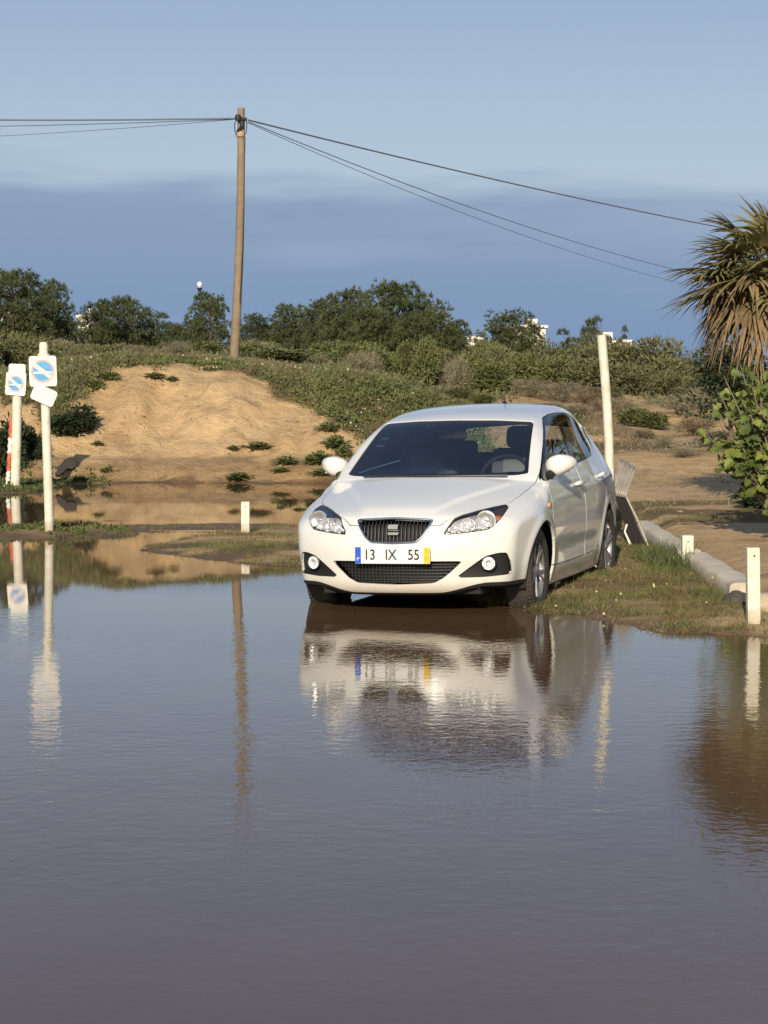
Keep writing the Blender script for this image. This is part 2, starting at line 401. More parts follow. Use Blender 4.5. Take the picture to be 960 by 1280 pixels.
t.links.new(n_fine, ad.inputs[0]); t.links.new(n_mid, ad.inputs[2]); t.links.new(ad.outputs[0], bp.inputs['Height']); t.links.new(bp.outputs[0], b.inputs['Normal'])
ground.data.materials.append(gm); tag(ground, kind='structure', label='sandy ground with a bare dune face, a grassy verge and a gentle planted rise')
# ---------------------------------------------------------------- water
wx = axis([(-80,-12,8),(-12,12,2),(12,80,8)]); wy = axis([(-40,0,8),(0,37,1)])
A, B = np.meshgrid(wx, wy, indexing='ij'); I = np.arange(A.size).reshape(A.shape)
water = fast_mesh('water', np.stack([A, B, A*0], -1).reshape(-1, 3), np.stack([I[:-1,:-1], I[1:,:-1], I[1:,1:], I[:-1,1:]], -1).reshape(-1, 4), [], smooth=True)
wm = bpy.data.materials.new('muddy_water'); wm.use_nodes = True; t = wm.node_tree; b = t.nodes['Principled BSDF']
cl = tmix(t, tramp(t, noise(t, .35, 4), .35, .65), (.145,.086,.045), (.120,.071,.037))
t.links.new(cl, b.inputs['Base Color']); b.inputs['Roughness'].default_value = .02; b.inputs['IOR'].default_value = 1.333
co = tn(t, 'ShaderNodeTexCoord').outputs['Object']; sxy = tn(t, 'ShaderNodeSeparateXYZ'); t.links.new(co, sxy.inputs[0])
r1 = noise(t, 1, 3, .55, co, (13, 13.0, 1)); r2 = noise(t, 1, 2, .5, co, (38, 40, 1)); r3 = noise(t, 1, 2, .5, co, (3.4, 3.4, 1))
m1 = tn(t, 'ShaderNodeMath', operation='MULTIPLY_ADD'); m1.inputs[1].default_value = .16; t.links.new(r2, m1.inputs[0]); t.links.new(r1, m1.inputs[2])
m2 = tn(t, 'ShaderNodeMath', operation='MULTIPLY_ADD'); m2.inputs[1].default_value = .9; t.links.new(r3, m2.inputs[0]); t.links.new(m1.outputs[0], m2.inputs[2])
patch = tramp(t, noise(t, .30, 3, .5, co, (1, 1.6, 1)), .38, .62, .55, 1.2)      # gusts
calm = tramp(t, sxy.outputs['Y'], 11.2, 16.5, 1.0, .10)                             # the pool is sheltered along its banks
ms = tn(t, 'ShaderNodeMath', operation='MULTIPLY'); t.links.new(patch, ms.inputs[0]); t.links.new(calm, ms.inputs[1])
bp = tn(t, 'ShaderNodeBump'); bp.inputs['Distance'].default_value = .0015
t.links.new(ms.outputs[0], bp.inputs['Strength']); t.links.new(m2.outputs[0], bp.inputs['Height']); t.links.new(bp.outputs[0], b.inputs['Normal'])
water.data.materials.append(wm); tag(water, kind='structure', label='brown still flood water with small ripples')
# ---------------------------------------------------------------- car
CX, CY, CDZ, CTH, CROLL = .310, 16.0, .071, R(16.68), R(1.0)
_F = Vector((-math.sin(CTH), -math.cos(CTH), 0)); _L = Vector((math.cos(CTH), -math.sin(CTH), 0)); _U = Vector((0,0,1))
_L2 = _L*math.cos(CROLL)+_U*math.sin(CROLL); _U2 = _U*math.cos(CROLL)-_L*math.sin(CROLL)
car = empty('car'); car.matrix_world = Matrix.Translation((CX, CY, -CDZ)) @ Matrix((_F, _L2, _U2)).transposed().to_4x4()
tag(car, 'white five-door hatchback parked half in the flood water facing the camera', 'car')
bpy.context.view_layer.update()
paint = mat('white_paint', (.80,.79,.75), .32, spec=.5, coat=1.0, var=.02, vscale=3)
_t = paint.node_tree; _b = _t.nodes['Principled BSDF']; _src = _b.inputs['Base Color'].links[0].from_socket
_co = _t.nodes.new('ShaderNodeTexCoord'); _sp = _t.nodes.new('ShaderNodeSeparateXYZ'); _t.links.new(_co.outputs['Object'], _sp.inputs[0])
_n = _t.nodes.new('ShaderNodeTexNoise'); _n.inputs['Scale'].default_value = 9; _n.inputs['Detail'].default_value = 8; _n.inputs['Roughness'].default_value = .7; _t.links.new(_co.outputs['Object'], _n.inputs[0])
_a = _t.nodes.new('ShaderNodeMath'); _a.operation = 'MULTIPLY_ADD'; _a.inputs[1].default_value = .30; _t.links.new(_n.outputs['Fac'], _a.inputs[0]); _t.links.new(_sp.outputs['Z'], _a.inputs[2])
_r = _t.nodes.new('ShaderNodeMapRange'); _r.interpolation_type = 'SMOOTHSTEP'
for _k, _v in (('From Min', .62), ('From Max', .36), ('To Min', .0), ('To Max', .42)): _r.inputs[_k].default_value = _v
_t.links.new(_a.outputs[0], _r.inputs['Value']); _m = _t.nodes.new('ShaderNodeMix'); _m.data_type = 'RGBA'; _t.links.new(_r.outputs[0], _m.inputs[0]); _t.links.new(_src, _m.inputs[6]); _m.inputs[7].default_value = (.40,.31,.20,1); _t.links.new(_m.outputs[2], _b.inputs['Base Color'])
black = mat('black_plastic', (.018,.018,.019), .45)
gloss = mat('gloss_black', (.006,.006,.007), .08)
matte = mat('dark_liner', (.012,.012,.013), .8)
chrome = mat('chrome', (.78,.79,.8), .12, 1.0)
refl = mat('reflector_metal', (.90,.90,.90), .20, .8, bump=.35, bscale=22)
alloy = mat('alloy_paint', (.42,.42,.42), .30, .65, var=.3, vscale=20)
rubber = mat('tyre_rubber', (.035,.033,.031), .85, bump=.3, bscale=60, col2=(.075,.060,.045), vscale=9)
fabric = mat('seat_cloth', (.13,.14,.17), .95, bump=.2, bscale=200)
fabric_l = mat('seat_panel_cloth', (.26,.26,.26), .95, bump=.2, bscale=200)
clear = glass_mat('window_glass', (.84,.90,.90), extra=.02); dark_gl = glass_mat('tinted_glass', (.30,.34,.33)); lens = glass_mat('lamp_lens', (.95,.96,.97), f0=1.35)
amber = mat('amber_lens', (.85,.26,.07), .2, coat=1); red_l = mat('red_lens', (.45,.02,.015), .15, coat=1)
# the skin: a dense box of rays from a spine inside the body to F = 0
def make_skin(step=.021):
    sx0, sx1 = -2.75, .30
    def facegrid(o, u, v, nu, nv):
        a, b_ = np.meshgrid(np.linspace(0,1,nu+1), np.linspace(0,1,nv+1), indexing='ij')
        P = o+a[...,None]*u+b_[...,None]*v; I = np.arange(P.shape[0]*P.shape[1]).reshape(P.shape[:2])
        return P.reshape(-1,3), np.stack([I[:-1,:-1], I[1:,:-1], I[1:,1:], I[:-1,1:]], -1).reshape(-1,4)
    lo = np.array([-3.25,-.80,.15]); hi = np.array([.80,.80,1.25]); d = hi-lo
    nx, ny, nz = int(d[0]/step), int(1.6/step), int(1.15/step)
    ex, ey, ez = np.diag(d)
    faces = [(lo,ex,ez,nx,nz,0),(lo+ey,ex,ez,nx,nz,1),(lo,ey,ez,ny,nz,1),(lo+ex,ey,ez,ny,nz,0),(lo,ex,ey,nx,ny,1),(lo+ez,ex,ey,nx,ny,0)]
    Vs = []; Fs = []; b0 = 0
    for o_, u, v, nu, nv, fl in faces:
        P, Q = facegrid(o_, u, v, nu, nv)
        Fs.append((Q[:,::-1] if fl else Q)+b0); Vs.append(P); b0 += len(P)
    P = np.vstack(Vs); Q = np.vstack(Fs)
    key = np.round(P*1e5).astype(np.int64); _, idx, inv_ = np.unique(key, axis=0, return_index=True, return_inverse=True)
    P = P[idx]; Q = inv_.reshape(-1)[Q]
    Oc = np.stack([np.clip(P[:,0], sx0, sx1), P[:,1]*0, np.full(len(P), .62)], -1)
    Oc[:,2] = np.clip(P[:,2], .42, .72)*.0+.60
    D = P-Oc; D /= np.linalg.norm(D, axis=1)[:,None]
    a = np.zeros(len(P)); b_ = np.full(len(P), 1.6)
    for i in range(22):
        m_ = (a+b_)/2; q = Oc+D*m_[:,None]; ins = F(*q.T) < 0
        a = np.where(ins, m_, a); b_ = np.where(ins, b_, m_)
    P = Oc+D*((a+b_)/2)[:,None]
    T = np.vstack([Q[:,[0,1,2]], Q[:,[0,2,3]]])
    return P, T
def project(P):
    for _ in range(3):
        P = P-grad(P)*F(*P.T)[:,None]
    return P
def split(V, T, d):
    """cut triangles along d = 0; returns V, T, inside flag per triangle"""
    d = np.where(np.abs(d) < 2e-5, 2e-5, d)
    s = d < 0; c = s[T].sum(1)
    keep = T[(c == 0) | (c == 3)]; kin = (c[(c == 0) | (c == 3)] == 3)
    cut = T[(c == 1) | (c == 2)]
    if not len(cut): return V, T, kin
    sc = s[cut]; odd = np.where(sc.sum(1) == 1, sc.argmax(1), (~sc).argmax(1))
    ar = np.arange(len(cut)); a = cut[ar, odd]; b_ = cut[ar, (odd+1) % 3]; c_ = cut[ar, (odd+2) % 3]
    E_ = np.vstack([np.sort(np.stack([a, b_], 1), 1), np.sort(np.stack([a, c_], 1), 1)])
    ue, inv_ = np.unique(E_, axis=0, return_inverse=True); inv_ = inv_.reshape(-1)
    t_ = d[ue[:,0]]/(d[ue[:,0]]-d[ue[:,1]])
    NV = V[ue[:,0]]*(1-t_)[:,None]+V[ue[:,1]]*t_[:,None]
    n0 = len(V); ab = inv_[:len(cut)]+n0; acc = inv_[len(cut):]+n0
    t1 = np.stack([a, ab, acc], 1); t2 = np.stack([ab, b_, c_], 1); t3 = np.stack([ab, c_, acc], 1)
    ai = s[a]
    return np.vstack([V, NV]), np.vstack([keep, t1, t2, t3]), np.concatenate([kin, ai, ~ai, ~ai])
def compact(V, T):
    u, inv_ = np.unique(T, return_inverse=True); return V[u], inv_.reshape(T.shape)
GAP = .0032
def cut(mesh, fn, gap=GAP):
    """take the piece where fn < 0 out of mesh; leave a gap between the two"""
    V, T = mesh
    V, T, i1 = split(V, T, fn(V)+gap)
    ins = compact(V, T[i1])
    V, T = compact(V, T[~i1])
    if gap: 
        V, T, i2 = split(V, T, fn(V)-gap); V, T = compact(V, T[~i2])
    return ins, (V, T)
def boundary(T):
    E_ = np.vstack([T[:,[0,1]], T[:,[1,2]], T[:,[2,0]]]); S_ = np.sort(E_, 1)
    u, idx, cnt = np.unique(S_, axis=0, return_index=True, return_counts=True)
    return E_[idx[cnt == 1]]
def skin_part(name, mesh, m, parent=None, off=0.0, lip=.018, lipdir=None):
    V, T = mesh
    if not len(T): return None
    n = grad(V); V2 = V+n*off
    T2 = T; Vn = V2; Nn = n
    if lip:
        be = boundary(T); ids = np.unique(be); mp_ = {int(k): i for i, k in enumerate(ids)}
        base = len(V2); nb = len(ids)
        inward = -n[ids]*lip
        # side normals for the lip
        e = np.zeros((nb,3))
        for a, b_ in be:
            tdir = V2[b_]-V2[a]; sn = np.cross(tdir, n[a]); ln = np.linalg.norm(sn)
            if ln > 1e-9: e[mp_[int(a)]] += sn/ln; e[mp_[int(b_)]] += sn/ln
        e /= np.maximum(np.linalg.norm(e, axis=1), 1e-6)[:,None]
        top = V2[ids]-n[ids]*.0; low = V2[ids]+inward
        Vn = np.vstack([V2, top, low]); Nn = np.vstack([n, e, e])
        q = [(base+mp_[int(a)], base+nb+mp_[int(a)], base+nb+mp_[int(b_)], base+mp_[int(b_)]) for a, b_ in be]
        faces = [tuple(f) for f in T2]+[(q_[0],q_[1],q_[2]) for q_ in q]+[(q_[0],q_[2],q_[3]) for q_ in q]
    else: faces = [tuple(f) for f in T2]
    bad = np.linalg.norm(Nn, axis=1) < .1; Nn[bad] = (0,0,1)
    return mesh_obj(name, Vn, faces, m, parent or car, normals=Nn)
def U_(V): return .958*np.abs(V[:,1])-.287*V[:,0]
def pf(poly, a, b_): 
    P = catmull(list(poly)+[poly[0]], 5) if False else np.array(poly)
    return lambda V: poly_sdf(P, a(V), b_(V))
def rounded(poly, n=5, k=.25):
    """corner-cut a polygon smoothly"""
    P = np.array(poly, float); out_ = []
    for i in range(len(P)):
        p, c_, q = P[i-1], P[i], P[(i+1) % len(P)]
        a = c_+(p-c_)*k; b_ = c_+(q-c_)*k
        for j in range(n+1):
            s_ = j/n; out_.append((1-s_)**2*a+2*s_*(1-s_)*c_+s_*s_*b_)
    return np.array(out_)
X = lambda V: V[:,0]; Y = lambda V: V[:,1]; Z = lambda V: V[:,2]; AY = lambda V: np.abs(V[:,1])
both = lambda *fs: (lambda V: np.maximum.reduce([f(V) for f in fs]))
mx_ = lambda v: (lambda V: v-V[:,0])       # keep x > v
mn_ = lambda v: (lambda V: V[:,0]-v)       # keep x < v
SV, ST = make_skin(); SV = project(SV)
skin = (SV, ST)
# wheel openings and underside
for cx in (0, -2.469):
    _, skin = cut(skin, lambda V, cx=cx: np.where(np.abs(V[:,1]) > .45, np.sqrt((V[:,0]-cx)**2+(V[:,2]-.295)**2)-.352, 1.), 0)
    under, skin = cut(skin, lambda V, cx=cx: np.maximum.reduce([np.abs(V[:,0]-cx)-.35, V[:,2]-.24, .45-np.abs(V[:,1])]), 0)
_, skin = cut(skin, lambda V: V[:,2]-.165-np.where(V[:,0] > .2, .018+.060*sst(.28, .60, np.abs(V[:,1])), 0), 0)
skin_all = skin
# glass
ws_poly = rounded([(-.665,.962),(-.60,.952),(-.3,.948),(0,.946),(.3,.948),(.60,.952),(.665,.962),(.64,1.05),(.585,1.25),(.562,1.318),(.3,1.334),(0,1.338),(-.3,1.334),(-.562,1.318),(-.585,1.25),(-.64,1.05)], 3, .12)
ws, skin = cut(skin, both(pf(ws_poly, Y, Z), mx_(-1.4), lambda V: V[:,2]-1.36), .002)
rw, skin = cut(skin, both(pf(rounded([(-.56,.99),(.56,.99),(.50,1.27),(0,1.30),(-.50,1.27)], 4, .15), Y, Z), mn_(-2.7)), .002)
sw_poly = rounded([(-.245,.900),(-.43,1.015),(-.62,1.127),(-.80,1.217),(-.97,1.290),(-1.12,1.340),(-1.33,1.363),(-1.6,1.372),(-1.85,1.368),(-2.1,1.345),(-2.30,1.300),(-2.45,1.230),(-2.50,1.14),(-2.45,1.075),(-2.30,1.035),(-1.9,1.012),(-1.4,.988),(-.9,.955),(-.55,.925)], 4, .3)
side_gl = {}
for s in (1, -1):
    side_gl[s], skin = cut(skin, both(pf(sw_poly, X, Z), lambda V, s=s: .45-s*V[:,1]), .002)
# front openings
gr_poly = rounded([(-.262,.692),(-.235,.640),(-.195,.580),(-.155,.548),(0,.541),(.155,.548),(.195,.580),(.235,.640),(.262,.692),(0,.704)], 3, .15)
FR = lambda V: .45-V[:,0]
grille, skin = cut(skin, both(pf(gr_poly, Y, Z), FR), 0)
in_poly = rounded([(-.455,.418),(-.40,.365),(-.33,.305),(-.265,.272),(0,.262),(.265,.272),(.33,.305),(.40,.365),(.455,.418),(0,.422)], 3, .12)
intake, skin = cut(skin, both(pf(in_poly, Y, Z), FR), 0)
fog_poly = rounded([(.170,.306),(.30,.400),(.375,.448),(.46,.466),(.518,.465),(.545,.400),(.552,.318),(.36,.306)], 3, .12)
hl_poly = rounded([(.084,.594),(.22,.603),(.392,.622),(.436,.650),(.487,.696),(.545,.756),(.541,.779),(.50,.772),(.443,.764),(.35,.748),(.224,.721),(.170,.700)], 3, .2)
fogs = {}; hls = {}
for s in (1, -1):
    sd_ = lambda V, s=s: -s*V[:,1]
    fogs[s], skin = cut(skin, both(pf(fog_poly, U_, Z), FR, sd_), 0)
    hls[s], skin = cut(skin, both(pf(hl_poly, U_, Z), lambda V: .1-V[:,0], sd_), .002)
# tail lamps
tls = {}
for s in (1, -1):
    tls[s], skin = cut(skin, both(pf(rounded([(-3.4,.80),(-2.86,.83),(-2.80,.93),(-2.92,.99),(-3.4,1.0)], 3, .2), X, Z), lambda V, s=s: .38-s*V[:,1]), .002)
# lower black valance all round the bottom edge of the bumpers
def valf(V):
    zb = .205+.065*sst(.28, .62, np.abs(V[:,1]))
    zb = np.where(V[:,0] > .2, zb, np.where(V[:,0] < -2.7, .26, .175))
    return V[:,2]-zb
val, skin = cut(skin, valf, 0)
# bonnet
bon_side = lambda V: AY(V)-np.interp(V[:,0], [-.5,-.25,-.1,.15,.30,.42,.5,.62,.70,.80], [.745,.735,.722,.700,.672,.61,.56,.47,.41,.30])
bonnet, skin = cut(skin, both(bon_side, mx_(-.33), lambda V: .655+.0*V[:,0]-V[:,2], lambda V: np.where(AY(V) < .30, .700-.05*sst(0,.3,AY(V))-V[:,2], -1.), lambda V: V[:,0]-.85), GAP*.8)
# doors
doors = {}
fd = rounded([(-.27,.80),(-.285,.34),(-.36,.305),(-1.0,.30),(-1.50,.305),(-1.50,.40),(-1.405,.62),(-1.385,.83),(-1.40,1.02),(-1.36,1.345),(-1.10,1.315),(-.72,1.18),(-.26,.915)], 4, .12)
rd = rounded([(-1.40,.83),(-1.42,.62),(-1.515,.40),(-1.515,.305),(-1.90,.31),(-2.02,.40),(-2.14,.55),(-2.33,.68),(-2.46,.82),(-2.48,1.02),(-2.30,1.32),(-1.9,1.36),(-1.375,1.35),(-1.415,1.02)], 4, .12)
for s in (1, -1):
    for nm, P in (('front_door', fd), ('rear_door', rd)):
        pc, skin = cut(skin, both(pf(P, X, Z), lambda V, s=s: .35-s*V[:,1]))
        # drop the thin frame above the glass into the door too
        doors[(nm, s)] = pc
# front and rear bumpers
bump_line = lambda V: np.where(V[:,0] > -1.2, .48-V[:,0]+.9*(V[:,2]-.62)*0, 1)
fb, skin = cut(skin, both(lambda V: .34-V[:,0], lambda V: V[:,2]-np.interp(np.abs(V[:,1]), [0,.25,.40,.62,.74,.9], [.72,.72,.71,.65,.60,.60])), 0)
rb, skin = cut(skin, both(lambda V: V[:,0]+2.86, lambda V: V[:,2]-.62), GAP)
hatch, skin = cut(skin, both(lambda V: V[:,0]+2.9, lambda V: AY(V)-.62-.0*V[:,2], lambda V: V[:,2]-1.36), GAP)
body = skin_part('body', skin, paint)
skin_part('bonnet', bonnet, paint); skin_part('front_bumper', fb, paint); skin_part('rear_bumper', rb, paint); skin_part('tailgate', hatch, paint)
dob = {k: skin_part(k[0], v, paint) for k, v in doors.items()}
skin_part('valance', val, black, off=-.004)
# liners just inside the skin keep the joints dark
full = skin_all
_, inner = cut(full, both(pf(ws_poly, Y, Z), mx_(-1.4)), 0)
_, inner = cut(inner, both(pf(rounded([(-.56,.99),(.56,.99),(.50,1.27),(0,1.30),(-.50,1.27)], 4, .15), Y, Z), mn_(-2.7)), 0)
_, inner = cut(inner, both(pf(sw_poly, X, Z), lambda V: .45-AY(V)), 0)
_, inner = cut(inner, lambda V: np.where(V[:,0] > .1, -1., 1.), 0)
inn = skin_part('inner_lining', inner, mat('cabin_lining', (.07,.07,.07), .9), off=-.022, lip=0)
# windscreen: dark printed border and clear middle
def gl(name, mesh, poly_fn, m, parent=None, border=.028):
    ed, mid = cut(mesh, lambda V: -poly_fn(V)-border, 0)
    o = skin_part(name, mid, m, parent, off=-.004, lip=0)
    return o, ed
wsf = both(pf(ws_poly, Y, Z))
mid, edge = cut(ws, lambda V: wsf(V)+.022, 0)
wso = skin_part('windscreen', mid, clear, off=-.004, lip=0); skin_part('windscreen_border', edge, gloss, wso, off=-.004, lip=.004)
mid, edge = cut(rw, lambda V: pf(rounded([(-.56,.99),(.56,.99),(.50,1.27),(0,1.30),(-.50,1.27)], 4, .15), Y, Z)(V)+.03, 0)
rwo = skin_part('rear_window', mid, clear, off=-.004, lip=0); skin_part('window_border', edge, gloss, rwo, off=-.004, lip=.004)
for s in (1, -1):
    swf = pf(sw_poly, X, Z)
    mid, edge = cut(side_gl[s], lambda V: swf(V)+.016, 0)
    pil, mid = cut(mid, lambda V: np.abs(V[:,0]-(-1.40-.06*(V[:,2]-1.0)))-.045, 0)
    q, mid = cut(mid, lambda V: np.abs(V[:,0]-(-2.30-.35*(V[:,2]-1.1)))-.012, 0)
    fg, rg = cut(mid, lambda V: -1.40-V[:,0], 0)
    skin_part('window_surround', edge, gloss, dob[('front_door', s)], off=-.003, lip=.006)
    skin_part('door_pillar', pil, gloss, dob[('rear_door', s)], off=-.003, lip=.006)
    skin_part('quarter_bar', q, gloss, dob[('rear_door', s)], off=-.003, lip=.006)
    skin_part('door_glass', fg, clear, dob[('front_door', s)], off=-.006, lip=0)
    skin_part('door_glass', rg, dark_gl, dob[('rear_door', s)], off=-.006, lip=0)
# grille
def on_skin(u, z, s=1, mode='y', off=0):
    """point of the skin at lateral y (or view coordinate u) and height z on the front"""
    xs = np.linspace(.95, .0, 1900)
    if mode == 'y': ys = np.full_like(xs, u)
    else: ys = (u+.287*xs)/.958
    v = F(xs, ys, np.full_like(xs, z)); i = int(np.argmax(v < 0)); P = np.array([[xs[i], ys[i], z]])
    n = grad(P)[0]; P = P[0]+n*off
    return Vector((P[0], s*P[1], P[2])), Vector((n[0], s*n[1], n[2]))
g = skin_part('grille', grille, matte, off=-.05, lip=-.05)
rim_pts = [on_skin(abs(y), z_, 1 if y >= 0 else -1, 'y', .001)[0] for y, z_ in gr_poly]
mbg = MB(); mbg.tube(rim_pts+[rim_pts[0]], .0085, 8, cap=False); mbg.build('grille_surround', chrome, g, smooth=True)
for k in range(-9, 10):
    y = k*.0265; sc_ = min(1, (.262-abs(y))/.262*1.6+.0)
    ztop = .697-.0*abs(y); zbot = np.interp(abs(y), [0,.155,.195,.235,.262], [.545,.552,.584,.644,.69])
    if ztop-zbot < .02: continue
    pts = [on_skin(abs(y), z_, 1 if y >= 0 else -1, 'y', -.020)[0] for z_ in np.linspace(zbot, ztop-.004, 6)]
    MB().tube(pts, .0052, 6).build('grille_bar', mat('grille_gloss_bar', (.010,.010,.011), .5) if k == -9 else bpy.data.materials['grille_gloss_bar'], g, smooth=True)
# badge: a slanted two-blade S in a chrome block
p, n = on_skin(0, .628, 1, 'y', 0)
bm_ = Matrix.Translation(p) @ Matrix(((0,0,1),(1,0,0),(0,1,0))).to_4x4()
bd = MB()
bd.prism([(-.037,.004),(.030,.004),(.037,.034),(.030,.038),(-.030,.038),(-.038,.030)], -.012, .004, bm_)
bd.prism([(-.037,-.034),(.030,-.034),(.038,-.026),(.036,-.014),(-.040,-.014)], -.012, .004, bm_)
bd.prism([(-.037,-.006),(.030,-.008),(.034,.0),(-.037,.0)], -.012, .001, bm_)
bd.build('badge', chrome, g, bevel=.002)
# lower intake with mesh
it = skin_part('lower_intake', intake, matte, off=-.055, lip=-.055)
mm = MB()
for i in range(8):
    z_ = .275+i*.019
    hwid = np.interp(z_, [.262,.272,.305,.365,.418], [.0,.265,.33,.40,.45])
    if hwid < .1: continue
    pts = [on_skin(abs(y), z_, 1 if y >= 0 else -1, 'y', -.038)[0] for y in np.linspace(-hwid, hwid, 17)]
    mm.tube(pts, .0035, 5)
for i in range(-16, 17):
    y = i*.027; zb = np.interp(abs(y), [0,.265,.33,.40,.45], [.262,.272,.305,.365,.41])
    if .418-zb < .015: continue
    a, _n = on_skin(abs(y), zb, 1 if y >= 0 else -1, 'y', -.04); b2, _n = on_skin(abs(y), .418, 1 if y >= 0 else -1, 'y', -.04)
    mm.tube([a, b2], .0035, 5)
mm.build('intake_mesh', bpy.data.materials['grille_gloss_bar'], it)
# fog lamps in their black pods
for s in (1, -1):
    pod = skin_part('fog_lamp_pod', fogs[s], mat('pod_plastic', (.013,.012,.012), .6) if s == 1 else bpy.data.materials['pod_plastic'], off=-.022, lip=-.022)
    p, n = on_skin(.393, .398, s, 'u', -.002); q_ = Vector((1, .25*s, 0)).to_track_quat('Z', 'Y').to_matrix().to_4x4()
    lm = Matrix.Translation(p) @ q_
    MB().lathe([(.050,-.01),(.052,.012),(.046,.018),(.043,.010)], 28, lm).build('lamp_bezel', black, pod, smooth=True)
    MB().lathe([(.0005,-.010),(.02,-.006),(.036,.003),(.043,.012)], 28, lm).build('reflector', refl, pod, smooth=True)
    MB().lathe([(.0005,.017),(.02,.015),(.043,.010)], 28, lm).build('lamp_lens', lens, pod, smooth=True)
# headlights
hlf = pf(hl_poly, U_, Z)
housing = mat('lamp_housing', (.75,.75,.76), .3, .5, bump=.2, bscale=30)
for s in (1, -1):
    hl = skin_part('headlight', hls[s], housing, off=-.028, lip=-.028)
    mid, edge = cut(hls[s], lambda V: hlf(V)+.004, 0)
    skin_part('lens', mid, lens, hl, off=-.001, lip=0); skin_part('lens_edge', edge, black, hl, off=-.001, lip=.012)
    # amber corner and dark brow
    amb, rest = cut(hls[s], lambda V: (.462-.25*(V[:,2]-.70))-U_(V), 0)
    skin_part('indicator', amb, amber, hl, off=-.020, lip=-.0)
    for u, z_, r in ((.385,.690,.062), (.262,.660,.045), (.165,.632,.026)):
        p, n = on_skin(u, z_, s, 'u', -.012)
        d = Vector((1, .12*s, .02)).normalized(); lm = Matrix.Translation(p) @ d.to_track_quat('Z', 'Y').to_matrix().to_4x4()
        pr = [(.0005,-.012),(r*.30,-.011),(r*.62,-.006),(r*.88,.003),(r,.010),(r*1.05,.010),(r*1.08,-.012)]
        MB().lathe(pr, 30, lm).build('reflector', refl, hl, smooth=True)
        MB().lathe([(.0005,.006),(r*.14,.005),(r*.22,-.001),(r*.22,-.012)], 16, lm).build('bulb_cap', chrome, hl, smooth=True)
    # faceted bright trim between the bowls
    tb = MB()
    for j in range(7):
        u = .13+j*.045; zlo = np.interp(u, [.084,.392,.436,.487], [.600,.628,.655,.70])
        p, n = on_skin(u, zlo+.012, s, 'u', -.018)
        tb.box(p, (.03,.042,.012), Matrix.Rotation(.4*math.sin(j*2.1), 3, 'X') @ Matrix.Rotation(-.5+.25*(j % 3), 3, 'Y'), .002)
    tb.build('lamp_trim', refl, hl)
for s in (1, -1):
    skin_part('tail_lamp', tls[s], red_l, off=-.001, lip=.02)
# side repeaters, handles
for s in (1, -1):
    def side_pt(x, z_, off=0):
        ys = np.linspace(.95, .5, 900); v = F(np.full_like(ys, x), ys, np.full_like(ys, z_)); i = int(np.argmax(v < 0))
        P = np.array([[x, ys[i], z_]]); n = grad(P)[0]; P = P[0]+n*off; return Vector((P[0], s*P[1], P[2])), Vector((n[0], s*n[1], n[2]))
    p, n = side_pt(-.18, .742, .003)
    MB().box(p, (.055,.014,.026), None, .004).build('side_indicator', amber, car, smooth=True)
    for nm, x, z_ in (('front_door', -1.235, .842), ('rear_door', -2.235, .868)):
        p, n = side_pt(x, z_)
        h_ = MB(); pts = [side_pt(x+dx, z_+.006*math.cos(dx*12), o_)[0] for dx, o_ in ((-.10,.004),(-.085,.026),(-.04,.036),(.02,.036),(.07,.032),(.095,.012),(.10,.002))]
        h_.tube(pts, [.010,.015,.017,.017,.017,.014,.009], 10); h_.build('door_handle', paint, dob[(nm, s)], smooth=True)
        p2, _n = side_pt(x, z_, -.012)
        MB().box(side_pt(x, z_-.012, .001)[0], (.13,.004,.05), None, .0015).build('handle_recess', mat('recess', (.25,.25,.25), .5) if 'recess' not in bpy.data.materials else bpy.data.materials['recess'], dob[(nm, s)])
    # mirror: stalk, shell, glass
    base, n = side_pt(-.42, .93)
    mr = MB()
    bm = bmesh.new(); bmesh.ops.create_uvsphere(bm, u_segments=32, v_segments=20, radius=1)
    for v in bm.verts:
        a, b2, c2 = v.co
        sq = lambda q, e: math.copysign(abs(q)**e, q)
        x_ = sq(a, .8)*.070*(1 if a > 0 else .55); y_ = sq(b2, .85)*.112; z_ = sq(c2, .8)*.074
        z_ *= 1-.22*max(b2, 0)*1-.10*max(-b2, 0); x_ -= .035*b2*b2+.028*max(b2, 0)
        z_ += .012*b2; 
        if c2 < 0: z_ *= 1-.30*max(b2, 0)
        v.co = (x_-.52, s*(y_+.842), z_+1.012)
    if s < 0: bmesh.ops.reverse_faces(bm, faces=bm.faces[:])
    bm.verts.index_update(); mr.add([v.co.copy() for v in bm.verts], [tuple(v.index for v in f.verts) for f in bm.faces]); bm.free()
    shell = mr.build('door_mirror', paint, car, smooth=True, angle=80)
    st_ = MB(); st_.tube([Vector((-.44, s*.735, .925)), Vector((-.47, s*.775, .935)), Vector((-.50, s*.80, .965))], [.040,.036,.030], 14); st_.build('mirror_arm', black, shell, smooth=True)
    MB().box(Vector((-.565, s*.842, 1.008)), (.006,.165,.10), Matrix.Rotation(-.12*s, 3, 'Z'), .02).build('mirror_glass', chrome, shell)
    # wheel housings
for s in (1, -1):
    for cx in (0, -2.469):
        Mw = Matrix.Translation((cx, s*.46, .295)) @ Matrix.Rotation(R(-90)*s, 4, 'X')
        wh = MB().lathe([(.0005,.0),(.35,.0),(.35,.325 if cx == 0 else .335)], 48, Mw)
        wh.f = [f for f in wh.f if min(wh.v[i][2] for i in f) > .20]
        wh.build('wheel_housing', matte, car)
# underbody
ub = MB(); ub.box((-1.2, 0, .24), (3.7, 1.1, .10)); ub.box((.52, 0, .25), (.30, 1.1, .05)); ub.box((.20,-.20,.235), (.4,.4,.10)); ub.build('underbody', matte, car)
eng = MB(); eng.box((.12, 0, .50), (.75, .86, .5)); eng.build('engine_bay', matte, car)
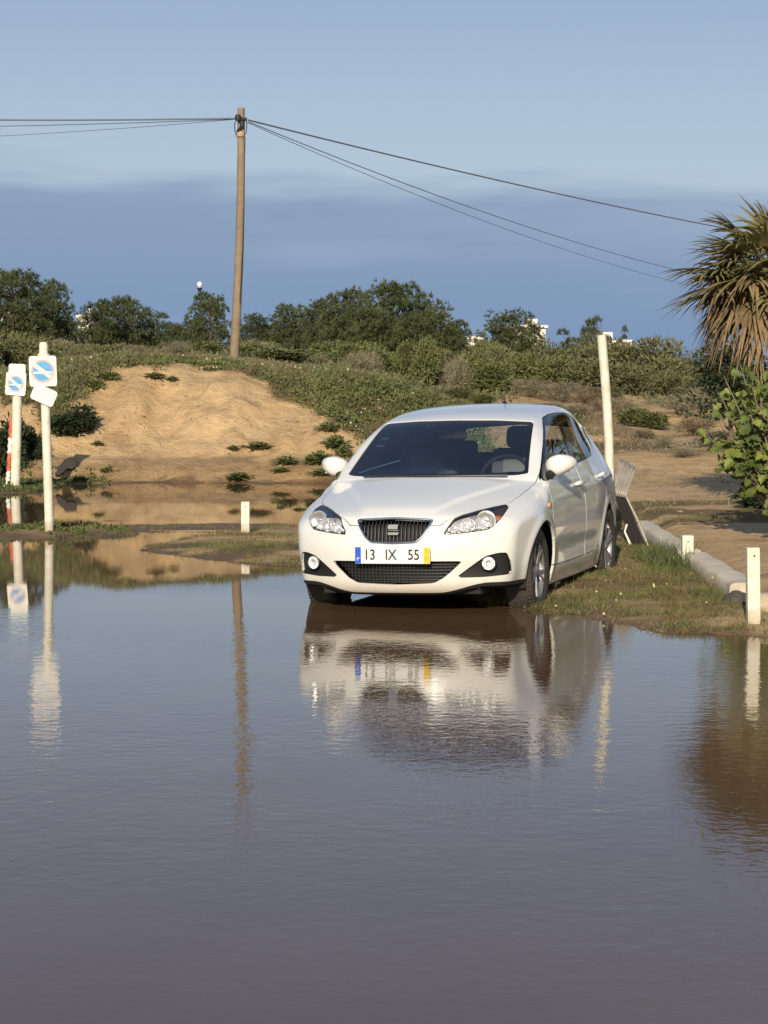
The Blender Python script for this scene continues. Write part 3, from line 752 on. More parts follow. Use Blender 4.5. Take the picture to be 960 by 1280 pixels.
# wheels
def wheel(cx, s, steer=0):
    w = empty('wheel'); w.parent = car; w.location = (cx, s*.715, .300); w.rotation_euler = (0, 0, steer)
    A_ = Matrix.Rotation(R(-90)*s, 4, 'X')       # local +z -> outwards
    hw = .0925
    ty = MB().lathe([(.196,-hw*.9),(.215,-hw),(.265,-hw*1.06),(.290,-hw*.92),(.300,-hw*.62),(.302,0),(.300,hw*.62),(.290,hw*.92),(.265,hw*1.06),(.215,hw),(.196,hw*.9)], 64, A_)
    for k in range(60):
        a = 2*math.pi*k/60
        for sg in (-1, 1):
            ty.box(A_ @ Vector((math.cos(a)*.3005, math.sin(a)*.3005, sg*.062)), (.009,.009,.045), (A_.to_3x3() @ Matrix.Rotation(a, 3, 'Z') @ Matrix.Rotation(.5*sg, 3, 'X')))
    ty.build('tyre', rubber, w, smooth=True, angle=60)
    rim = MB().lathe([(.190,-.08),(.185,.0),(.188,.060),(.198,.078),(.203,.080),(.204,.070),(.198,.055)], 56, A_).build('rim', alloy, w, smooth=True)
    sp = MB(); ph = .35 if cx == 0 else 1.1
    for k in range(5):
        for dd in (-.17, .17):
            a = 2*math.pi*k/5+ph
            c0 = Vector((math.cos(a)*.045, math.sin(a)*.045, .058)); e0 = Vector((math.cos(a+dd)*.188, math.sin(a+dd)*.188, .072))
            dirv = (e0-c0); ln = dirv.length; mid_ = (c0+e0)/2; ang = math.atan2(dirv.y, dirv.x)
            Rm = Matrix.Rotation(ang, 3, 'Z') @ Matrix.Rotation(-math.asin(dirv.z/ln), 3, 'Y')
            sp.box(A_ @ mid_, (ln, .024, .022), A_.to_3x3() @ Rm, .006)
    sp.build('spokes', alloy, rim)
    MB().lathe([(.0005,.078),(.02,.077),(.034,.072),(.055,.060),(.060,.045),(.06,.02)], 28, A_).build('hub_cap', alloy, rim, smooth=True)
    for k in range(5):
        a = 2*math.pi*(k+.5)/5+ph
        MB().lathe([(.0005,.068),(.008,.067),(.009,.05)], 8, A_ @ Matrix.Translation((math.cos(a)*.045, math.sin(a)*.045, 0))).build('wheel_bolt', chrome, rim)
    MB().lathe([(.05,.012),(.125,.012),(.125,.0),(.05,0)], 40, A_).build('brake_disc', mat('brake_steel', (.3,.28,.26), .4, .8) if 'brake_steel' not in bpy.data.materials else bpy.data.materials['brake_steel'], w)
    MB().lathe([(.0005,-.01),(.186,-.01)], 40, A_).build('wheel_back', matte, w)
for cx in (0, -2.469):
    for s in (1, -1): wheel(cx, s, 0)
# number plate
pw = MB(); 
PX = .862; PZ = .462
plate_m = mat('plate_white', (.80,.80,.78), .35); blue = mat('plate_blue', (.02,.10,.55), .35); yellow = mat('plate_yellow', (.85,.55,.03), .35); ink = mat('plate_ink', (.02,.02,.022), .5)
pl_ = MB().box((PX-.004, 0, PZ), (.010,.520,.114), None, .003).build('number_plate', plate_m, car)
MB().box((PX-.020, 0, PZ), (.032,.50,.10), None, .003).build('plate_holder', black, pl_)
MB().box((PX+.0022, -.238, PZ), (.002,.040,.108)).build('blue_band', blue, pl_)
MB().box((PX+.0022, .238, PZ), (.002,.040,.108)).build('yellow_band', yellow, pl_)
def text(name, s_, size, loc, rot, m, parent, ext=.0006, sx_=1.0, bold=0.0):
    cu = bpy.data.curves.new(name, 'FONT'); cu.body = s_; cu.size = size; cu.extrude = ext; cu.align_x = 'CENTER'; cu.align_y = 'CENTER'; cu.offset = bold
    o_ = bpy.data.objects.new(name, cu); C.objects.link(o_); bpy.context.view_layer.update()
    me = bpy.data.meshes.new_from_object(o_.evaluated_get(bpy.context.evaluated_depsgraph_get())); C.objects.unlink(o_); bpy.data.objects.remove(o_)
    me.name = name; me.materials.clear(); me.materials.append(m); o_ = link(bpy.data.objects.new(name, me)); o_.parent = parent
    o_.matrix_local = Matrix.Translation(loc) @ rot @ Matrix.Diagonal((sx_, 1, 1, 1))
    return o_
RF = Matrix(((0,0,1),(1,0,0),(0,1,0))).to_4x4()      # text plane facing +x, reading along +y
for s_, y in (('13', -.158), ('IX', -.010), ('55', .148)):
    text('plate_characters', s_, .098, (PX+.0018, y, PZ), RF, ink, pl_, sx_=.86, bold=.0014)
for y in (-.085, .068):
    MB().box((PX+.0018, y, PZ), (.001,.010,.006)).build('plate_dash', mat('faint_ink', (.45,.45,.44), .5) if 'faint_ink' not in bpy.data.materials else bpy.data.materials['faint_ink'], pl_)
text('country_letter', 'P', .034, (PX+.0034, -.238, PZ-.026), RF, plate_m, pl_)
for z_ in (.485, .440):
    text('date_digits', '10' if z_ > .46 else '03', .030, (PX+.0034, .238, z_), RF, mat('date_ink', (.45,.27,.02), .5) if 'date_ink' not in bpy.data.materials else bpy.data.materials['date_ink'], pl_)
# wipers, aerial
wp = MB()
for y0, y1 in ((-.50, .02), (.02, .55)):
    a = [Vector((-.065-.10*(abs(y)/.6)**2.2, y, .940+.012)) for y in np.linspace(y0, y1, 8)]
    wp.tube(a, .007, 6)
wp.build('wiper', black, car, smooth=True)
an = MB(); b0 = Vector((-2.35, 0, 1.44)); an.tube([b0, b0+Vector((-.01,0,.02))], [.022,.014], 12); an.tube([b0+Vector((-.01,0,.015)), b0+Vector((-.07,0,.23))], [.005,.003], 8); an.build('aerial', black, car, smooth=True)
# interior
dash = MB(); dash.box((-.54, 0, .80), (.46, 1.28, .22), None, .05); dash.box((-.32, 0, .855), (.30, 1.16, .08), None, .03); dash.build('dashboard', mat('dash_plastic', (.030,.032,.036), .6), car, smooth=True)
MB().box((-.66, .36, .915), (.20, .34, .06), None, .028).build('instrument_hood', bpy.data.materials['dash_plastic'], car, smooth=True)
MB().box((-1.6, 0, .36), (2.3, 1.25, .06)).build('cabin_floor', matte, car)
sw = Matrix.Translation((-.86, .36, .90)) @ Matrix.Rotation(R(65), 4, 'Y')
wl = MB(); wl.tube([sw @ Vector((math.cos(a)*.185, math.sin(a)*.185, 0)) for a in np.linspace(0, 2*math.pi, 33)], .014, 8, cap=False)
for a in (R(90), R(-90), R(0)): wl.tube([sw @ Vector((0,0,-.02)), sw @ Vector((math.cos(a)*.18, math.sin(a)*.18, 0))], [.03,.014], 8)
wl.build('steering_wheel', black, car, smooth=True)
def seat(x, y):
    st = MB(); st.box((x+.24, y, .50), (.50,.48,.16), None, .05).build('seat_cushion', fabric, car, smooth=True)
    T_ = Matrix.Rotation(R(-14), 3, 'Y')
    bk = MB().box((x-.03, y, .82), (.13,.46,.60), T_, .05).build('seat_back', fabric, car, smooth=True)
    MB().box((x+.035, y, .84), (.03,.26,.46), T_, .012).build('seat_panel', fabric_l, bk, smooth=True)
    MB().box((x-.115, y, 1.195), (.10,.25,.17), T_, .045).build('headrest', fabric, bk, smooth=True)
    MB().tube([(x-.10, y-.05, 1.06), (x-.11, y-.05, 1.16)], .006, 6).build('headrest_post', chrome, bk)
seat(-1.32, .36); seat(-1.32, -.36)
rs = MB(); rs.box((-2.06, 0, .52), (.50,1.2,.16), None, .05); rs.box((-2.38, 0, .80), (.14,1.18,.52), Matrix.Rotation(R(-16), 3, 'Y'), .05); ro = rs.build('rear_seat', fabric, car, smooth=True)
for y in (-.38, .38): MB().box((-2.46, y, 1.09), (.09,.25,.12), Matrix.Rotation(R(-16), 3, 'Y'), .035).build('headrest', fabric, ro, smooth=True)
MB().box((-2.75, 0, .985), (.44,1.1,.02)).build('parcel_shelf', matte, car)
mi = MB(); mi.box((-.72, 0, 1.225), (.03,.22,.065), None, .015); mi.tube([(-.70,0,1.24),(-.68,0,1.265)], .008, 6); mi.build('rear_view_mirror', black, car)
# windscreen papers in the top corner
for nm, y, z_, w_, h_, c in (('permit_disc', -.50, 1.215, .055, .05, (.10,.50,.42)), ('permit_label', -.505, 1.165, .06, .022, (.75,.78,.75))):
    p = None
    xs = np.linspace(.0, -1.2, 2400); v = F(xs, np.full_like(xs, y), np.full_like(xs, z_)); i = int(np.argmax(v < 0))
    P = np.array([[xs[i], y, z_]]); n = Vector(grad(P)[0]); p = Vector(P[0])-n*.010
    Rz = n.to_track_quat('Z', 'Y').to_matrix()
    # sheet lying on the glass: local z along the normal
    ex = Vector((0,1,0)); ey = n.cross(ex).normalized(); Rz = Matrix((ex, ey, n)).transposed()
    MB().box(p, (w_, h_, .001), Rz).build(nm, mat(nm, c, .5), wso)
# ---------------------------------------------------------------- posts, signs, poles
post_w = mat('post_white', (.82,.79,.68), .6, col2=(.62,.56,.42), vscale=11, bump=.15, bscale=30)
_t = post_w.node_tree; _b = _t.nodes['Principled BSDF']; _src = _b.inputs['Base Color'].links[0].from_socket
_co = _t.nodes.new('ShaderNodeTexCoord'); _sp = _t.nodes.new('ShaderNodeSeparateXYZ'); _t.links.new(_co.outputs['Object'], _sp.inputs[0])
_n = _t.nodes.new('ShaderNodeTexNoise'); _n.inputs['Scale'].default_value = 16; _n.inputs['Detail'].default_value = 7; _t.links.new(_co.outputs['Object'], _n.inputs[0])
_a = _t.nodes.new('ShaderNodeMath'); _a.operation = 'MULTIPLY_ADD'; _a.inputs[1].default_value = .30; _t.links.new(_n.outputs['Fac'], _a.inputs[0]); _t.links.new(_sp.outputs['Z'], _a.inputs[2])
_r = _t.nodes.new('ShaderNodeMapRange')
for _k, _v in (('From Min', .30), ('From Max', .17), ('To Min', .0), ('To Max', .6)): _r.inputs[_k].default_value = _v
_t.links.new(_a.outputs[0], _r.inputs['Value']); _m = _t.nodes.new('ShaderNodeMix'); _m.data_type = 'RGBA'; _t.links.new(_r.outputs[0], _m.inputs[0]); _t.links.new(_src, _m.inputs[6]); _m.inputs[7].default_value = (.34,.25,.15,1); _t.links.new(_m.outputs[2], _b.inputs['Base Color'])
sign_w = mat('sign_white', (.82,.80,.72), .4, col2=(.76,.73,.64), vscale=10)
sign_b = mat('sign_blue', (.05,.28,.62), .4, col2=(.09,.36,.68), vscale=20)
sign_r = mat('faded_red', (.78,.48,.42), .5, col2=(.70,.32,.27), vscale=25)
sign_g = mat('faded_print', (.50,.52,.52), .6)
def ngon(cx, cy, w, h, r, n=5):
    P = []
    for sx_, sy_, a0 in ((1,1,0),(-1,1,90),(-1,-1,180),(1,-1,270)):
        for j in range(n+1):
            a = R(a0+90*j/n); P.append((cx+sx_*(w/2-r)+r*math.cos(a), cy+sy_*(h/2-r)+r*math.sin(a)))
    return P
XZ = Matrix(((1,0,0),(0,0,-1),(0,1,0))).to_4x4()      # drawing plane (x, z), +h towards the camera
def post_mesh(r, h, lean=(0,0), bend=None, n=6, sides=14, top=True):
    pts = []
    for i in range(n+1):
        f = i/n; z_ = h*f; bx = bend(f) if bend else 0
        pts.append((lean[0]*f+bx, lean[1]*f, z_-(.15 if i == 0 else 0)))
    m = MB(); m.tube(pts, r, sides); return m
def no_parking(parent, cx, cz, w, h, yoff, rot, d):
    M_ = Matrix.Translation((cx, yoff, cz)) @ Matrix.Rotation(rot, 4, 'Y') @ XZ
    p = MB().prism(ngon(0, 0, w, h, w*.10), 0, .004, M_).build('sign_panel', sign_w, parent)
    ring = MB(); n = 40
    V = [M_ @ Vector((math.cos(2*math.pi*k/n)*r, math.sin(2*math.pi*k/n)*r, .0065)) for r in (d*.5, d*.42) for k in range(n)]
    mesh_obj('red_ring', V, [(k, (k+1) % n, n+(k+1) % n, n+k) for k in range(n)], sign_r, p)
    MB().prism([(math.cos(2*math.pi*k/n)*d*.425, math.sin(2*math.pi*k/n)*d*.425) for k in range(n)], .0035, .0055, M_).build('blue_disc', sign_b, p)
    q = M_ @ Matrix.Rotation(R(-38), 4, 'Z')
    MB().box((0,0,0), (d*.92, d*.17, .001)).build('diagonal_bar', mat('bar_white', (.80,.62,.58), .5) if 'bar_white' not in bpy.data.materials else bpy.data.materials['bar_white'], p).matrix_local = q @ Matrix.Translation((0,0,.0085))
    MB().box((0,0,0), (d*.80, d*.085, .001)).build('worn_streak', mat('streak_white', (.62,.74,.80), .5) if 'streak_white' not in bpy.data.materials else bpy.data.materials['streak_white'], p).matrix_local = M_ @ Matrix.Translation((0,-d*.06,.0075))
    return p
def notice(parent, cx, cz, w, h, yoff, rot, lines):
    M_ = Matrix.Translation((cx, yoff, cz)) @ Matrix.Rotation(rot, 4, 'Y') @ XZ
    p = MB().prism(ngon(0, 0, w, h, h*.18), 0, .004, M_).build('notice_panel', sign_w, parent)
    for j, ly in enumerate(lines):
        x_ = -w*.34; m = MB()
        while x_ < w*.34:
            ww = rnd.uniform(.006, .020); m.box(M_ @ Vector((x_+ww/2, ly*h, .0050)), (ww, .001, .012), (M_ @ XZ.inverted()).to_3x3()); x_ += ww+rnd.uniform(.003,.010)
        m.build('faded_lettering', sign_g, p)
# the nearer sign
b1 = gd(62, 663, .05); g1 = hz(*b1)
s1 = empty('sign_post', (b1[0], b1[1], min(g1, .06)))
tag(s1, 'nearer white post with a blue no-parking disc above a tilted white notice', 'road sign', 'no-parking signs on white posts')
post_mesh(.046, 1.78, (-.045, 0)).build('post', post_w, s1, smooth=True)
MB().lathe([(.062,1.70),(.062,1.78),(.044,1.80),(.046,1.87),(.034,1.905),(.0005,1.91)], 20, Matrix.Translation((-.046,0,0))).build('post_cap', post_w, s1, smooth=True)
no_parking(s1, -.045, 1.615, .275, .305, -.062, R(-1.5), .235)
notice(s1, -.035, 1.375, .245, .165, -.075, R(24), (.16,-.16))
for z_ in (1.68, 1.55): MB().box((-.045,-.052,z_), (.12,.02,.03)).build('clamp', mat('galvanised', (.45,.45,.44), .45, .8) if 'galvanised' not in bpy.data.materials else bpy.data.materials['galvanised'], s1)
# the farther sign
b2 = gd(19, 607, .06); s2 = empty('sign_post', (b2[0], b2[1], min(hz(*b2), .08)))
tag(s2, 'farther white post with a blue no-parking disc under an upright white notice', 'road sign', 'no-parking signs on white posts')
post_mesh(.070, 1.42, (.045, 0)).build('post', post_w, s2, smooth=True)
no_parking(s2, .035, 1.50, .29, .33, -.085, R(4), .235)
notice(s2, .055, 1.705, .24, .16, -.080, R(2), (.12,-.22))
# red and white tape hanging down its side
tp = MB(); 
tape_r = mat('tape_red', (.50,.12,.06), .5); tape_w = mat('tape_white', (.78,.74,.66), .5)
te = empty('barrier_tape', (b2[0]-.045, b2[1]-.03, .03)); tag(te, 'torn red and white barrier tape hanging down beside the farther sign post', 'tape')
def strip(z0, z1, x0, x1, m, nm):
    a = MB(); n = 8; V = []; Fc = []
    for i in range(n+1):
        f = i/n; z_ = z0+(z1-z0)*f; x_ = x0+(x1-x0)*f+.008*math.sin(i*1.7+z0*9)
        for dx, dy in ((-.028,.0),(.028,.012*math.sin(i)),(.028,.004+.012*math.sin(i)),(-.028,.004)): V.append((x_+dx, dy, z_))
    for i in range(n):
        for k in range(4): Fc.append((i*4+k, i*4+(k+1) % 4, i*4+4+(k+1) % 4, i*4+4+k))
    mesh_obj(nm, V, Fc, m, te, smooth=True)
zs = [1.0,.72,.50,.24,.10]; 
for i in range(4): strip(zs[i+1], zs[i], -.015*i-.015, -.015*i, (tape_r, tape_w)[i % 2], 'tape_band')
MB().tube([(-.06,0,.12),(-.075,-.02,.05),(-.12,-.05,.02),(-.19,-.08,.01)], .012, 6).build('tape_end', tape_w, te, smooth=True)
# short and tall white posts
def white_post(px, py, top, r, lab, lean=(0,0), bend=None, sq=False, foot=0.05, Yd=None):
    p = gd(px, py, foot) if Yd is None else (at(px, py, Yd)[0], Yd)
    h = (py-top)/FPX*p[1]*1.004
    e = empty('white_post', (p[0], p[1], min(foot, hz(*p)+.0)))
    if sq:
        m = MB(); m.box((0,0,h/2-.05), (2*r, 2*r, h+.1), Matrix.Rotation(lean[0]/h, 3, 'Y'), .006); o = m.build('post_shaft', post_w, e)
        n_ = MB().lathe([(.0005,.004),(.006,.004),(.008,-.004)], 8, Matrix.Translation((0,-r,h-.05)) @ Matrix.Rotation(R(90), 4, 'X')).build('nail', mat('rusty_nail', (.15,.07,.03), .8) if 'rusty_nail' not in bpy.data.materials else bpy.data.materials['rusty_nail'], e)
    else:
        post_mesh(r, h, lean, bend).build('post_shaft', post_w, e, smooth=True)
    tag(e, lab, 'post', 'white posts along the pool and the verge'); return e
white_post(307, 667, 627, .042, 'short chipped white stub post standing on the grassy spit left of the car', sq=True, foot=.04)
white_post(941, 781, 684, .040, 'nearest white square post at the right end of the verge beside the pale stone', lean=(-.01,0), sq=True, foot=.03)
white_post(859, 708, 669, .046, 'very short white post sunk in the grass against the kerb', sq=True, foot=.05)
white_post(762, 682, 420, .042, 'tall leaning white post standing behind the car, slightly bent', lean=(-.085,0), bend=lambda f: .03*math.sin(math.pi*f), foot=.05)
# corrugated sheet, folded, leaning by the tall post
cg = mat('corrugated_metal', (.44,.41,.36), .55, .4, col2=(.34,.30,.25), vscale=12); cgd = mat('dark_board', (.018,.015,.013), .9)
cb = gd(789, 683, .05); ce = empty('corrugated_sheet', (cb[0], cb[1], .05)); tag(ce, 'bent corrugated metal sheet with a dark lower panel leaning behind the car', 'metal sheet')
def corr(c0, c1, c2, c3, nw, amp, nm, m):
    """c0 c1 lower edge, c3 c2 upper edge"""
    c0, c1, c2, c3 = map(Vector, (c0, c1, c2, c3)); nu, nv = nw*6, 6; V = []; Fc = []
    nrm = (c1-c0).cross(c3-c0).normalized()
    for side in (0, 1):
        for i in range(nu+1):
            for j in range(nv+1):
                u, v = i/nu, j/nv; p = (c0*(1-u)+c1*u)*(1-v)+(c3*(1-u)+c2*u)*v
                V.append(p+nrm*(amp*math.sin(u*nw*2*math.pi)-side*.004))
    n1_ = (nu+1)*(nv+1); q = lambda i, j, s_: s_*n1_+i*(nv+1)+j
    for i in range(nu):
        for j in range(nv):
            Fc.append((q(i,j,0),q(i+1,j,0),q(i+1,j+1,0),q(i,j+1,0))); Fc.append((q(i,j,1),q(i,j+1,1),q(i+1,j+1,1),q(i+1,j,1)))
    for i in range(nu): Fc += [(q(i,0,0),q(i,0,1),q(i+1,0,1),q(i+1,0,0)),(q(i,nv,0),q(i+1,nv,0),q(i+1,nv,1),q(i,nv,1))]
    for j in range(nv): Fc += [(q(0,j,0),q(0,j+1,0),q(0,j+1,1),q(0,j,1)),(q(nu,j,0),q(nu,j,1),q(nu,j+1,1),q(nu,j+1,0))]
    return mesh_obj(nm, V, Fc, m, ce, smooth=True)
k_ = cb[1]/FPX
px_ = lambda x, y, d=0: ((x-789)*k_, d, (683-y)*k_)
corr(px_(764,617,.16), px_(783,621,.10), px_(799,586,.30), px_(779,573,.38), 4, .012, 'upper_panel', cg)
corr(px_(790,683,-.02), px_(807,683,-.06), px_(783,622,.09), px_(769,620,.12), 3, .008, 'lower_panel', cgd)
MB().tube([px_(810,683,-.07), px_(797,650,0), px_(784,622,.085)], .010, 6).build('edge_strip', cg, ce, smooth=True)
MB().tube([px_(787,680,-.06), px_(780,664,-.05), px_(783,655,-.03)], [.012,.009,.010], 6).build('torn_scrap', tape_w, ce, smooth=True)
# utility pole
wood = mat('pole_wood', (.30,.225,.145), .85, col2=(.20,.15,.10), vscale=6, bump=.5, bscale=25)
PY = 46.0; pb = at(291.5, 464, PY); pt = at(301.5, 135, PY)
pole = empty('utility_pole', (pb[0], PY, min(pb[2], hz(pb[0], PY)))); tag(pole, 'tall weathered wooden utility pole standing on the dune top carrying cables', 'utility pole')
H_ = pt[2]-pole.location.z; dxp = pt[0]-pb[0]
pts = [(dxp*f+.05*math.sin(math.pi*f), 0, H_*f-(.4 if f == 0 else 0)) for f in np.linspace(0, 1, 14)]
MB().tube(pts, list(np.linspace(.098, .072, 14)), 16).build('pole_shaft', wood, pole, smooth=True)
iron = mat('dark_iron', (.02,.02,.022), .6)
def plc(px, py, d=0): a = at(px, py, PY); return (a[0]-pb[0], d, a[2]-pole.location.z)
hw = MB(); hw.tube([plc(294,148,-.09), plc(309,150,-.09)], .035, 8); hw.build('cross_bracket', iron, pole, smooth=True)
MB().lathe([(.0005,-.07),(.05,-.06),(.065,0),(.05,.06),(.0005,.07)], 12, Matrix.Translation(plc(298,148,-.12))).build('insulator', iron, pole, smooth=True)
MB().lathe([(.0005,-.07),(.045,-.06),(.05,0),(.04,.06),(.0005,.07)], 12, Matrix.Translation(plc(303,156,-.12))).build('insulator', iron, pole, smooth=True)
MB().tube([plc(303,158,-.12), plc(299,163,-.11), plc(297,165,-.10)], .03, 8).build('cable_clamp', iron, pole, smooth=True)
MB().tube([plc(296,150,-.09), plc(293.5,155,-.1), plc(294,165,-.1), plc(297,170,-.08)], .010, 6).build('cable_loop', iron, pole, smooth=True)
MB().tube([plc(308,150,-.09), plc(309,158,-.1), plc(308,166,-.1), plc(305,171,-.08)], .010, 6).build('cable_loop', iron, pole, smooth=True)
MB().lathe([(.0005,-.05),(.09,-.05),(.095,0),(.09,.05),(.0005,.05)], 14, Matrix.Translation(plc(300.5,168,-.02))).build('strap_band', mat('strap', (.42,.30,.17), .7), pole, smooth=True)
MB().tube([plc(307,172,-.09), plc(306,220,-.10), plc(304,300,-.10), plc(300,380,-.10)], .006, 5).build('ground_wire', iron, pole, smooth=True)
cablem = mat('cable_sheath', (.15,.165,.20), .6)
def cable(p0, p1, sag, r, lab):
    p0 = Vector(p0); p1 = Vector(p1); pts = []
    for i in range(33):
        f = i/32; p = p0.lerp(p1, f); p.z -= 4*sag*f*(1-f); pts.append(p-p0)
    o = MB().tube(pts, r, 6).build('overhead_cable', cablem, None, smooth=True); o.location = p0
    tag(o, lab, 'cable', 'overhead cables'); return o
cable(at(310,150,PY-.1), at(1100,318,84), .22, .018, 'thick dark cable running from the pole to the upper right towards the palm')
cable(at(310,152,PY-.1), at(1060,372,90), .70, .010, 'upper of the two thin cables sagging from the pole to the right')
cable(at(309,153,PY-.1), at(1060,387,88), .80, .007, 'lowest and thinnest cable sagging from the pole to the right')
cable(at(295,148,PY-.1), at(-260,146,50), .05, .017, 'thick cable running level from the pole to the left edge')
cable(at(295,149,PY-.1), at(-260,160,54), .05, .009, 'thin cable just under the thick one left of the pole')
cable(at(295,149,PY-.1), at(-260,178,58), .10, .006, 'faintest and lowest cable running left from the pole')
# street lamp beyond the pines
lp = at(250, 452, 95); sl_ = empty('street_lamp', (lp[0], 95, hz(lp[0], 95))); tag(sl_, 'slender street lamp with a white globe rising above the pines left of the pole', 'street lamp')
zt = at(250, 357, 95)[2]-sl_.location.z
MB().tube([(0,0,-.3),(0,0,zt-.1)], [.09,.055], 10).build('lamp_pole', mat('lamp_green', (.05,.07,.06), .5), sl_, smooth=True)
MB().lathe([(.0005,zt-.10),(.07,zt-.08),(.12,zt+.02),(.10,zt+.13),(.0005,zt+.18)], 16).build('lamp_globe', mat('globe', (.8,.8,.78), .3), sl_, smooth=True)
MB().lathe([(.06,zt-.22),(.11,zt-.12),(.09,zt-.08)], 16).build('lamp_collar', iron, sl_, smooth=True)
# kerb: broken concrete edging
conc = mat('old_concrete', (.74,.65,.50), .9, col2=(.50,.43,.32), vscale=5, bump=.7, bscale=18)
def kerb_piece(i, px0, py0, px1, py1, w, h, lab, endcap=True):
    a = Vector((*gd(px0, py0, .06), 0)); b_ = Vector((*gd(px1, py1, .06), 0)); n = 26; m = 14
    d = (b_-a); L_ = d.length; d.normalize(); s_ = Vector((d.y, -d.x, 0)); e = empty('concrete_kerb', (a.x, a.y, .045))
    V = []; Fc = []
    for j in range(n+1):
        f = j/n
        for k in range(m):
            w_ = 2*math.pi*k/m; cx_ = math.copysign(abs(math.cos(w_))**.4, math.cos(w_))*w/2; cz_ = math.copysign(abs(math.sin(w_))**.45, math.sin(w_))*h/2
            q = 1+.10*(vnoise(np.array([j*.6+i*9]), np.array([k*.8]))[0]-.5)
            V.append(d*(L_*f)+s_*(cx_*q+.006*math.sin(j*.5+i))+Vector((0,0,cz_*q+h*.22+.004*math.sin(j*.7+i*2))))
    for j in range(n):
        for k in range(m): Fc.append((j*m+k, j*m+(k+1) % m, (j+1)*m+(k+1) % m, (j+1)*m+k))
    Fc += [tuple(range(m-1,-1,-1)), tuple(n*m+k for k in range(m))]
    o = mesh_obj('kerb_body', V, Fc, conc, e, smooth=True); o.data.set_sharp_from_angle(angle=R(50))
    tag(e, lab, 'kerb', 'broken concrete kerb along the verge'); return e
kerb_piece(0, 803, 664, 862, 702, .20, .17, 'far length of pale rounded concrete kerb behind the grass, beside the dark-bottomed sheet')
kerb_piece(1, 872, 708, 932, 750, .21, .18, 'near length of cracked concrete kerb between the two short white posts')
def rock(name, loc, sz, seed, m, lab, cat):
    bm = bmesh.new(); bmesh.ops.create_icosphere(bm, subdivisions=4, radius=1)
    for v in bm.verts:
        c = v.co; q = 1+.42*(vnoise(np.array([c.x*1.8+seed+c.z*1.3]), np.array([c.y*1.8+c.z]))[0]-.5)+.14*(vnoise(np.array([c.x*6+seed]), np.array([c.y*6+c.z*5]))[0]-.5)
        c = Vector([math.copysign(abs(t_)**.8, t_) for t_ in c]); v.co = Vector((c.x*sz[0]*q, c.y*sz[1]*q, c.z*sz[2]*q))
    me = bpy.data.meshes.new(name); bm.to_mesh(me); bm.free(); me.materials.append(m); me.shade_smooth()
    o = link(bpy.data.objects.new(name, me)); o.location = loc; tag(o, lab, cat); return o
p = gd(957, 766, .04); rock('boulder', (p[0]+.03, p[1]+.15, .07), (.13,.16,.085), 3, mat('pale_stone', (.52,.43,.30), .9, col2=(.40,.32,.22), vscale=9, bump=.5), 'pale rounded stone lying just right of the nearest white post', 'stone')
p = gd(926, 757, .04); rock('boulder', (p[0], p[1]+.12, .05), (.10,.12,.075), 9, mat('dark_stone', (.10,.085,.07), .9, col2=(.06,.05,.045), vscale=9, bump=.5), 'dark stone at the broken end of the near kerb left of the nearest post', 'stone')
# dark debris at the foot of the dune
p = at(84, 600, 34.6); 
db = MB(); q = 34.6/FPX
P_ = [(-.155,.02),(-.11,.14),(-.03,.22),(.0,.27),(.13,.265),(.17,.25),(.16,.13),(.10,.10),(.02,.11),(-.03,.05),(-.10,.0)]
db.prism(P_, 0, .10, XZ); o = db.build('debris_panel', mat('black_plastic_sheet', (.022,.018,.016), .7, bump=.6, bscale=15), None, bevel=.01); o.location = (p[0], 34.4, .12); o.rotation_euler = (R(-18), 0, R(12))
tag(o, 'black crumpled panel of debris lying at the waterline below the bare dune', 'debris')
# ---------------------------------------------------------------- white houses far behind the pines
hw_ = mat('house_render', (.80,.76,.68), .8, col2=(.72,.68,.60), vscale=1); hroof = mat('roof_tile', (.45,.30,.20), .8); hwin = mat('house_window', (.06,.07,.09), .3)
def house(px0, px1, top, Yd, lab, storeys=2, chimney=False, step=None):
    a = at(px0, top, Yd); b_ = at(px1, top, Yd); x0, x1 = a[0], b_[0]; zt = a[2]; w = x1-x0; gz = hz((x0+x1)/2, Yd)-.3
    e = empty('white_house', ((x0+x1)/2, Yd, gz)); h = zt-gz
    w_ = MB(); w_.box((0, 4, h/2), (w, 8, h)).build('wall', hw_, e)
    MB().box((0, 4, h+.09), (w+.3, 8.3, .18)).build('roof', hw_, e)
    if step: MB().box((w*step[0], 5, h+step[1]/2+.18), (w*step[2], 4, step[1])).build('roof_terrace', hw_, e)
    if chimney: MB().box((w*.3, 3, h+.5), (.5,.5,.9)).build('chimney', hw_, e)
    nw = max(1, int(w/2.6))
    for i in range(nw):
        for k in range(storeys):
            x_ = -w/2+w*(i+.5)/nw; z_ = h-1.3-2.7*k
            if z_ < .6: continue
            f = MB().box((x_, -.01, z_), (.85,.06,.95)).build('window', hw_, e); MB().box((x_, -.045, z_), (.7,.02,.8)).build('pane', hwin, f)
    tag(e, lab, 'house', 'white houses beyond the pines')
house(-22, 24, 392, 150, 'white house showing through the leftmost pines')
house(98, 112, 397, 150, 'narrow white house glimpsed right of the leftmost pine', 2, False, (0, .5, .4))
house(585, 601, 424, 140, 'small white house between the central pine mass and the pine above the car roof', 2)
house(640, 682, 410, 150, 'pale house showing through the crown of the pine right of the central mass', 2, False, (.2, .5, .3))
house(754, 790, 428, 160, 'flat-roofed house with roof terrace above the bushes right of the tall white post', 2, False, (-.2, .6, .35))
house(896, 916, 463, 160, 'tiny white building seen low under the palm', 1, False)
